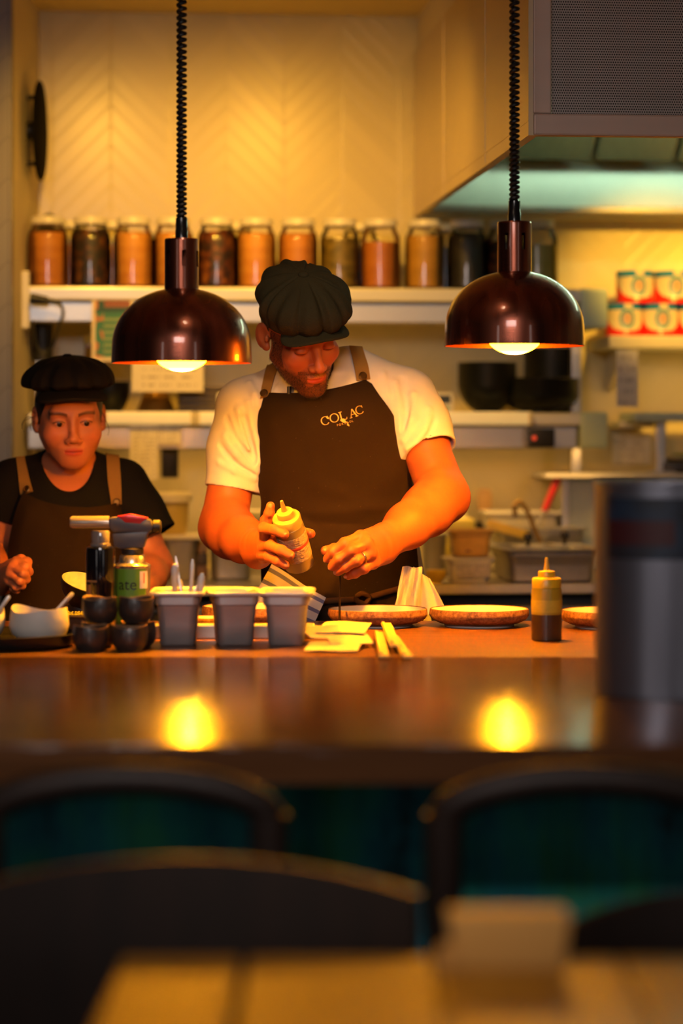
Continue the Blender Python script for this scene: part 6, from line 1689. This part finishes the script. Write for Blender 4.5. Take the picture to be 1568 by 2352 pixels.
# ---- kitchen towels tucked into the apron tie
t = NT('striped_towel'); at = t.node('ShaderNodeUVMap') if False else None
s = t.node('ShaderNodeAttribute'); s.attribute_name = 'along'; fr = t.math('FRACT', t.math('MULTIPLY', s.outputs['Fac'], 4.3))
st = t.math('MULTIPLY', t.math('GREATER_THAN', fr, 0.30), t.math('LESS_THAN', fr, 0.62))
t.set(Base_Color=t.mix(st, (0.62, 0.56, 0.50), (0.15, 0.15, 0.26)), Roughness=0.9); t.bump(t.noise(t.coord('Object'), 900, 1), 0.4, 0.001); m_towel = t.m
def towel(name, label, quad, d, bulge, mat, parent=None, nu=26, nv=20, folds_=3):
    a, b_, c, e = [P(x, y, dd) for (x, y), dd in zip(quad, d)]; o0 = a.copy(); m = MB(); al = []
    def fn(u, v):
        p = a.lerp(b_, u).lerp(e.lerp(c, u), v); w = math.sin(PI * min(1, max(0, v)))
        return p + Vector((0, -bulge * math.sin(folds_ * PI * u + 2 * v) * (0.4 + 0.6 * v) - 0.3 * bulge * w, 0.25 * bulge * math.sin(2.3 * PI * u))) - o0
    m.sheet(fn, nu, nv, 0.005)
    o = m.build(name, mat, parent); o.location = o0 if parent is None else o0 - parent.location
    at = o.data.attributes.new('along', 'FLOAT', 'POINT'); N = (nu + 1) * (nv + 1)
    vals = [(k % (nv + 1)) / nv for k in range(N)] * 2
    if len(vals) == len(o.data.vertices): at.data.foreach_set('value', vals)
    if label: tag(o, label, 'towel')
    return o
towel('kitchen_towel', 'striped blue and cream kitchen towel hanging at the man\'s right hip behind the steel tins', [(624, 1296), (748, 1374), (702, 1475), (562, 1408)], [5.085, 5.075, 5.06, 5.07], 0.006, m_towel)
tw = thing('folded_towel', 'pale folded towel hanging at the man\'s left hip behind the plates', 'towel', P(955, 1300, 5.07))
m_tw = cloth_mat('pale_towel', (0.66, 0.56, 0.42), 600, 0.4, 0.08)
towel('front_fold', None, [(926, 1302), (968, 1303), (958, 1410), (903, 1410)], [5.06, 5.055, 5.05, 5.055], 0.007, m_tw, tw, folds_=5)
towel('back_fold', None, [(950, 1302), (985, 1330), (1030, 1412), (950, 1410)], [5.085, 5.09, 5.08, 5.075], 0.006, m_tw, tw, folds_=4)

# =================================================================== the woman in black
HW = Head(P(160, 959, 5.38), euler_R(9.0, 11.0, -2.0), 0.925)
TW = Torso([(1068, 152, 70, 5.46, 0.060), (1092, 150, 110, 5.455, 0.085), (1130, 152, 128, 5.45, 0.105), (1190, 154, 136, 5.45, 0.118), (1260, 156, 138, 5.45, 0.115), (1340, 158, 146, 5.45, 0.118), (1440, 160, 168, 5.455, 0.130), (1540, 160, 172, 5.46, 0.130)])
WS1, WE1, WW1 = P(28, 1112, 5.45), P(-38, 1278, 5.42), P(0, 1330, 5.235)
WS2, WE2, WW2 = P(282, 1112, 5.45), P(352, 1300, 5.43), P(300, 1388, 5.20)
org_w = (P(160, HY, 5.46).x, 5.46, 0.0)
wom = thing('person', 'woman in a black T-shirt, brown apron and black flat cap at the left', 'person', org_w)
BW = Field(); build_head(BW, HW, True)
for s in (-1, 1):
    HW.ell(BW, (s * 0.032, -0.0800, 0.0), (0.0150, 0.0105, 0.0115), 0.006)
    HW.ell(BW, (s * 0.032, -0.0945, -0.0012), (0.0122, 0.0080, 0.0030), 0.0015, 'sub')
HW.cone(BW, (0, 0.018, -0.045), HW.loc(V(P(158, 1090, 5.46)))[0], 0.050, 0.058, 0.025)
TW.put(BW, -0.012, 0.03)
BW.cone(P(120, 1086, 5.46), WS1, 0.042, 0.040, 0.03); BW.cone(P(195, 1084, 5.46), WS2, 0.042, 0.040, 0.03)
arm(BW, WS1, WE1, WW1, 0.045, 0.040, 0.040, 0.0265, -1, None)
arm(BW, WS2, WE2, WW2, 0.045, 0.042, 0.041, 0.0265, 1, None)
FING = []
# her loosely closed right hand
kw = [(38, 1290, 5.165), (30, 1302, 5.150), (24, 1318, 5.150), (20, 1334, 5.160)]
for k, q in enumerate(kw): BW.cone(V(WW1) + V((0.004, 0, 0.010 - 0.008 * k)), P(*q), 0.021, 0.0115, 0.014)
finger(BW, [kw[0], (58, 1302, 5.140), (66, 1313, 5.150), (56, 1318, 5.165)], 0.0105, 0.0082)
finger(BW, [kw[1], (54, 1318, 5.128), (60, 1330, 5.140), (48, 1332, 5.155)], 0.0105, 0.0080)
finger(BW, [kw[2], (46, 1335, 5.130), (50, 1345, 5.142), (38, 1346, 5.155)], 0.0100, 0.0076)
finger(BW, [kw[3], (36, 1348, 5.140), (38, 1355, 5.150), (28, 1353, 5.160)], 0.0088, 0.0070)
finger(BW, [(22, 1300, 5.19), (48, 1286, 5.185), (62, 1291, 5.170), (64, 1302, 5.160)], 0.0125, 0.0086)
# her left hand rests behind the tins
kl = [(318, 1400, 5.150), (302, 1404, 5.140), (286, 1408, 5.140), (272, 1412, 5.150)]
for k, q in enumerate(kl):
    BW.cone(WW2, P(*q), 0.021, 0.0105, 0.014)
    finger(BW, [q, (q[0] - 8, q[1] + 14, 5.105), (q[0] - 14, q[1] + 22, 5.085)], 0.0098, 0.0075)
finger(BW, [(322, 1392, 5.17), (306, 1412, 5.13), (292, 1420, 5.11)], 0.0115, 0.0085)
hcw = HW.c
hb = (V(P(-30, 1265, 5.16)) + V((0, 0, 0)), V(P(80, 1365, 5.16)) + V((0, 0, 0)))
wb_ = [(hcw - 0.15, hcw + 0.15), (V((hb[0][0], 5.08, hb[1][2])), V((hb[1][0], 5.24, hb[0][2])))]
parts = [BW.mesh(wb_[0][0], wb_[0][1], 0.00130), BW.mesh(wb_[1][0], wb_[1][1], 0.0014)]
parts.append(BW.mesh(V((-0.90, 5.02, 0.86)), V((-0.33, 5.62, 1.55)), 0.0026, skip=wb_))
wv, wq = join_meshes(parts)
def tint_woman(v):
    L = HW.loc(v); c = np.tile(V((0.54, 0.175, 0.075)), (len(v), 1)); x, y, z = L.T
    near = (np.abs(x) < 0.12) & (y > -0.14) & (y < 0.1) & (z < 0.1) & (z > -0.14)
    def blend(m, col): c[:] = c * (1 - m[:, None]) + V(col) * m[:, None]
    g = lambda a, s: np.exp(-(a / s) ** 2)
    ax_ = np.abs(x); front = near & (y < -0.05)
    blend(0.45 * front * g(ax_ - 0.045, 0.018) * g(z + 0.032, 0.016), (0.60, 0.14, 0.065))
    br = front * (np.abs(ax_ - 0.034) < 0.021) * np.clip(1.2 - np.abs(z - 0.0235 + 9 * (ax_ - 0.036) ** 2 - 0.05 * (ax_ - 0.034)) / 0.0050, 0, 1)
    blend(np.clip(br * 1.2, 0, 0.88), (0.07, 0.025, 0.012))
    lid = front * (np.abs(ax_ - 0.032) < 0.0150) * g(z - 0.0042 + 22 * (ax_ - 0.032) ** 2, 0.0017); blend(np.clip(lid, 0, 0.9), (0.03, 0.012, 0.008))
    lo = front * (np.abs(ax_ - 0.032) < 0.0130) * g(z + 0.0062 - 20 * (ax_ - 0.032) ** 2, 0.0013) * 0.4; blend(lo, (0.12, 0.04, 0.02))
    lips = near * (ax_ < 0.0215) * np.clip(1.35 - np.abs(z + 0.0685) / 0.0098 - (x / 0.0235) ** 2 * 0.6, 0, 1) * (y < -0.08)
    blend(np.clip(lips, 0, 0.9), (0.42, 0.030, 0.024))
    ln = near * (ax_ < 0.02) * g(z + 0.0680, 0.0011) * (y < -0.08); blend(np.clip(ln, 0, 0.6), (0.12, 0.015, 0.012))
    return c
to_object('body', wv, wq, m_skin, wom, org_w, tint_woman(wv))
# eyes
n = NT('eyeball'); sp = n.node('ShaderNodeSeparateXYZ'); n.link(n.node('ShaderNodeTexCoord').outputs['Object'], sp.inputs[0])
r2 = n.math('ADD', n.math('POWER', sp.outputs[0], 2.0), n.math('POWER', sp.outputs[1], 2.0)); rr_ = n.math('SQRT', r2)
c = n.mix(n.math('LESS_THAN', rr_, 0.0064), (0.62, 0.50, 0.42), (0.035, 0.014, 0.008)); c = n.mix(n.math('LESS_THAN', rr_, 0.0026), c, (0.003, 0.003, 0.003))
n.set(Base_Color=c, Roughness=0.12)
for s in (-1, 1):
    e = MB().lathe([(0, -0.0108)] + [(0.0108 * math.sin(math.radians(q)), -0.0108 * math.cos(math.radians(q))) for q in range(12, 180, 12)] + [(0, 0.0108)], 32).build('eye', n.m, wom)
    gz = Vector(HW.R @ V((0.10, -1.0, -0.10))).normalized()
    e.rotation_mode = 'QUATERNION'; e.rotation_quaternion = gz.to_track_quat('Z', 'Y'); e.location = Vector(HW.w((s * 0.032, -0.0792, -0.0012))) - Vector(org_w)
# hair: back of the head, temples and loose strands
HF = Field(); HW.ell(HF, (0, 0.024, 0.026), (0.0815, 0.0985, 0.098), 0.01); HW.ell(HF, (0, 0.085, -0.055), (0.045, 0.04, 0.05), 0.03)
HF.half(HW.w((0, -0.036, 0.02)), HW.R @ V((0, -1, -0.45)), 'cut'); HF.half(HW.w((0, 0, -0.055)), HW.R @ V((0, 0.0, -1)), 'cut')
hv, hq = HF.mesh(hcw - 0.17, hcw + 0.17, 0.0022); ho = to_object('hair', hv, hq, m_hair, wom, org_w)
st = MB()
for pts in ([(80, 955), (66, 962), (55, 968), (50, 985)], [(78, 960), (62, 958), (50, 975), (56, 992)], [(82, 965), (70, 975), (72, 990)], [(234, 950), (243, 965), (250, 985), (248, 1000)], [(232, 945), (240, 955), (242, 975)], [(84, 950), (70, 945), (60, 955)]):
    st.tube(smooth_path([Vector(P(x, y, 5.37)) - Vector(org_w) for x, y in pts], 5), 0.0006, 5)
st.build('loose_strands', m_hair, ho)
make_cap(HW, (-0.002, 0.008, 0.087), (0.107, 0.126, 0.062), -2, m_capb, wom, org_w, (-0.002, 0.004, 0.1475), (0.0, -0.084, 0.0735), (0.086, 0.050, 0.0050), 15, None, False, 2.6)
# T-shirt
TF = Field(); TW.put(TF, 0.0, 0.03)
TF.cone(P(118, 1088, 5.465), WS1, 0.050, 0.050, 0.04); TF.cone(P(198, 1086, 5.465), WS2, 0.050, 0.050, 0.04)
TF.cone(P(158, 1078, 5.48), P(158, 1100, 5.47), 0.062, 0.08, 0.03)
WA1, WA2 = V(P(2, 1200, 5.44)), V(P(352, 1232, 5.435))
for S_, A, r1 in ((WS1, WA1, 0.055), (WS2, WA2, 0.0585)):
    S_ = V(S_); n_ = (A - S_) / np.linalg.norm(A - S_)
    TF.chain([S_, (S_ + A) / 2, A + n_ * 0.03], [0.051, 0.053, r1], 0.03)
def cut_sleeve(F, A, S_, out):
    A, S_ = V(A), V(S_); n_ = (A - S_) / np.linalg.norm(A - S_)
    def f(p):
        q = p - A; al = q @ n_; rad = np.sqrt(np.maximum((q * q).sum(1) - al ** 2, 0)); return np.where((rad < 0.085) & (al < 0.1) & (out * (p[:, 0] - A[0]) > -0.062), al, -1.0)
    F.put(f, A, 1e3, 0.001, 'cut'); F.cone(A - n_ * 0.014, A + n_ * 0.04, 0.050, 0.052, 0.003, 'sub')
cut_sleeve(TF, WA1, WS1, -1); cut_sleeve(TF, WA2, WS2, 1)
NCW = V(HW.w((0, 0.015, -0.05)))
TF.cone(NCW, P(158, 1082, 5.45), 0.055, 0.060, 0.004, 'sub')
TF.cone(P(157, 1068, 5.42), P(160, 1094, 5.33), 0.058, 0.036, 0.010, 'sub')
TF.half(V(P(160, 1470, 5.45)), (0, 0, -1), 'cut')
fv, fq = TF.mesh(V((-0.92, 5.22, 0.90)), V((-0.32, 5.66, 1.42)), 0.0028)
fv, fq = largest(fv, fq); to_object('t_shirt', smooth_mesh(fv, fq, 1), fq, m_blacktee, wom, org_w)
def wr_w(x, y):
    w = 0.0
    for (x0, y0, x1, y1, s, a) in ((60, 1180, 30, 1300, 14, .005), (110, 1170, 160, 1230, 16, -.004), (200, 1200, 160, 1300, 18, .005), (240, 1180, 280, 1260, 14, .005), (60, 1340, 150, 1290, 16, .004)):
        dx, dy = x1 - x0, y1 - y0; t = max(0, min(1, ((x - x0) * dx + (y - y0) * dy) / (dx * dx + dy * dy))); w += a * math.exp(-(math.hypot(x - x0 - t * dx, y - y0 - t * dy) / s) ** 2)
    # the bib's upper edge hangs in a shallow curve
    return w
apw = panel('apron', TW, [(54, 1130), (42, 1160), (28, 1210), (18, 1270), (14, 1340), (10, 1420), (8, 1540)], [(272, 1152), (284, 1180), (296, 1220), (300, 1280), (304, 1340), (312, 1420), (316, 1540)], 0.012, m_apron, wom, org_w, 40, 60, wr_w, dip=24)
strap_sheet('shoulder_strap', TF, [(30, 1030), (36, 1048), (42, 1090), (50, 1138)], [(56, 1030), (56, 1046), (66, 1090), (77, 1130)], 5.15, 5.6, 0.0035, m_strap, apw, org_w)
strap_sheet('shoulder_strap', TF, [(242, 1044), (245, 1062), (248, 1110), (254, 1163)], [(272, 1048), (275, 1066), (278, 1110), (280, 1158)], 5.15, 5.6, 0.0035, m_strap, apw, org_w)
for x, y in ((66, 1127), (267, 1153)): snap_button(apw, TF, x, y, 5.15, 5.6, 0.0085, org_w, 0.0085)
legs(TW, wom, org_w, 0.82, 0.165, 5.46, m_trouser, 1440, P(160, HY, 5.46).x)
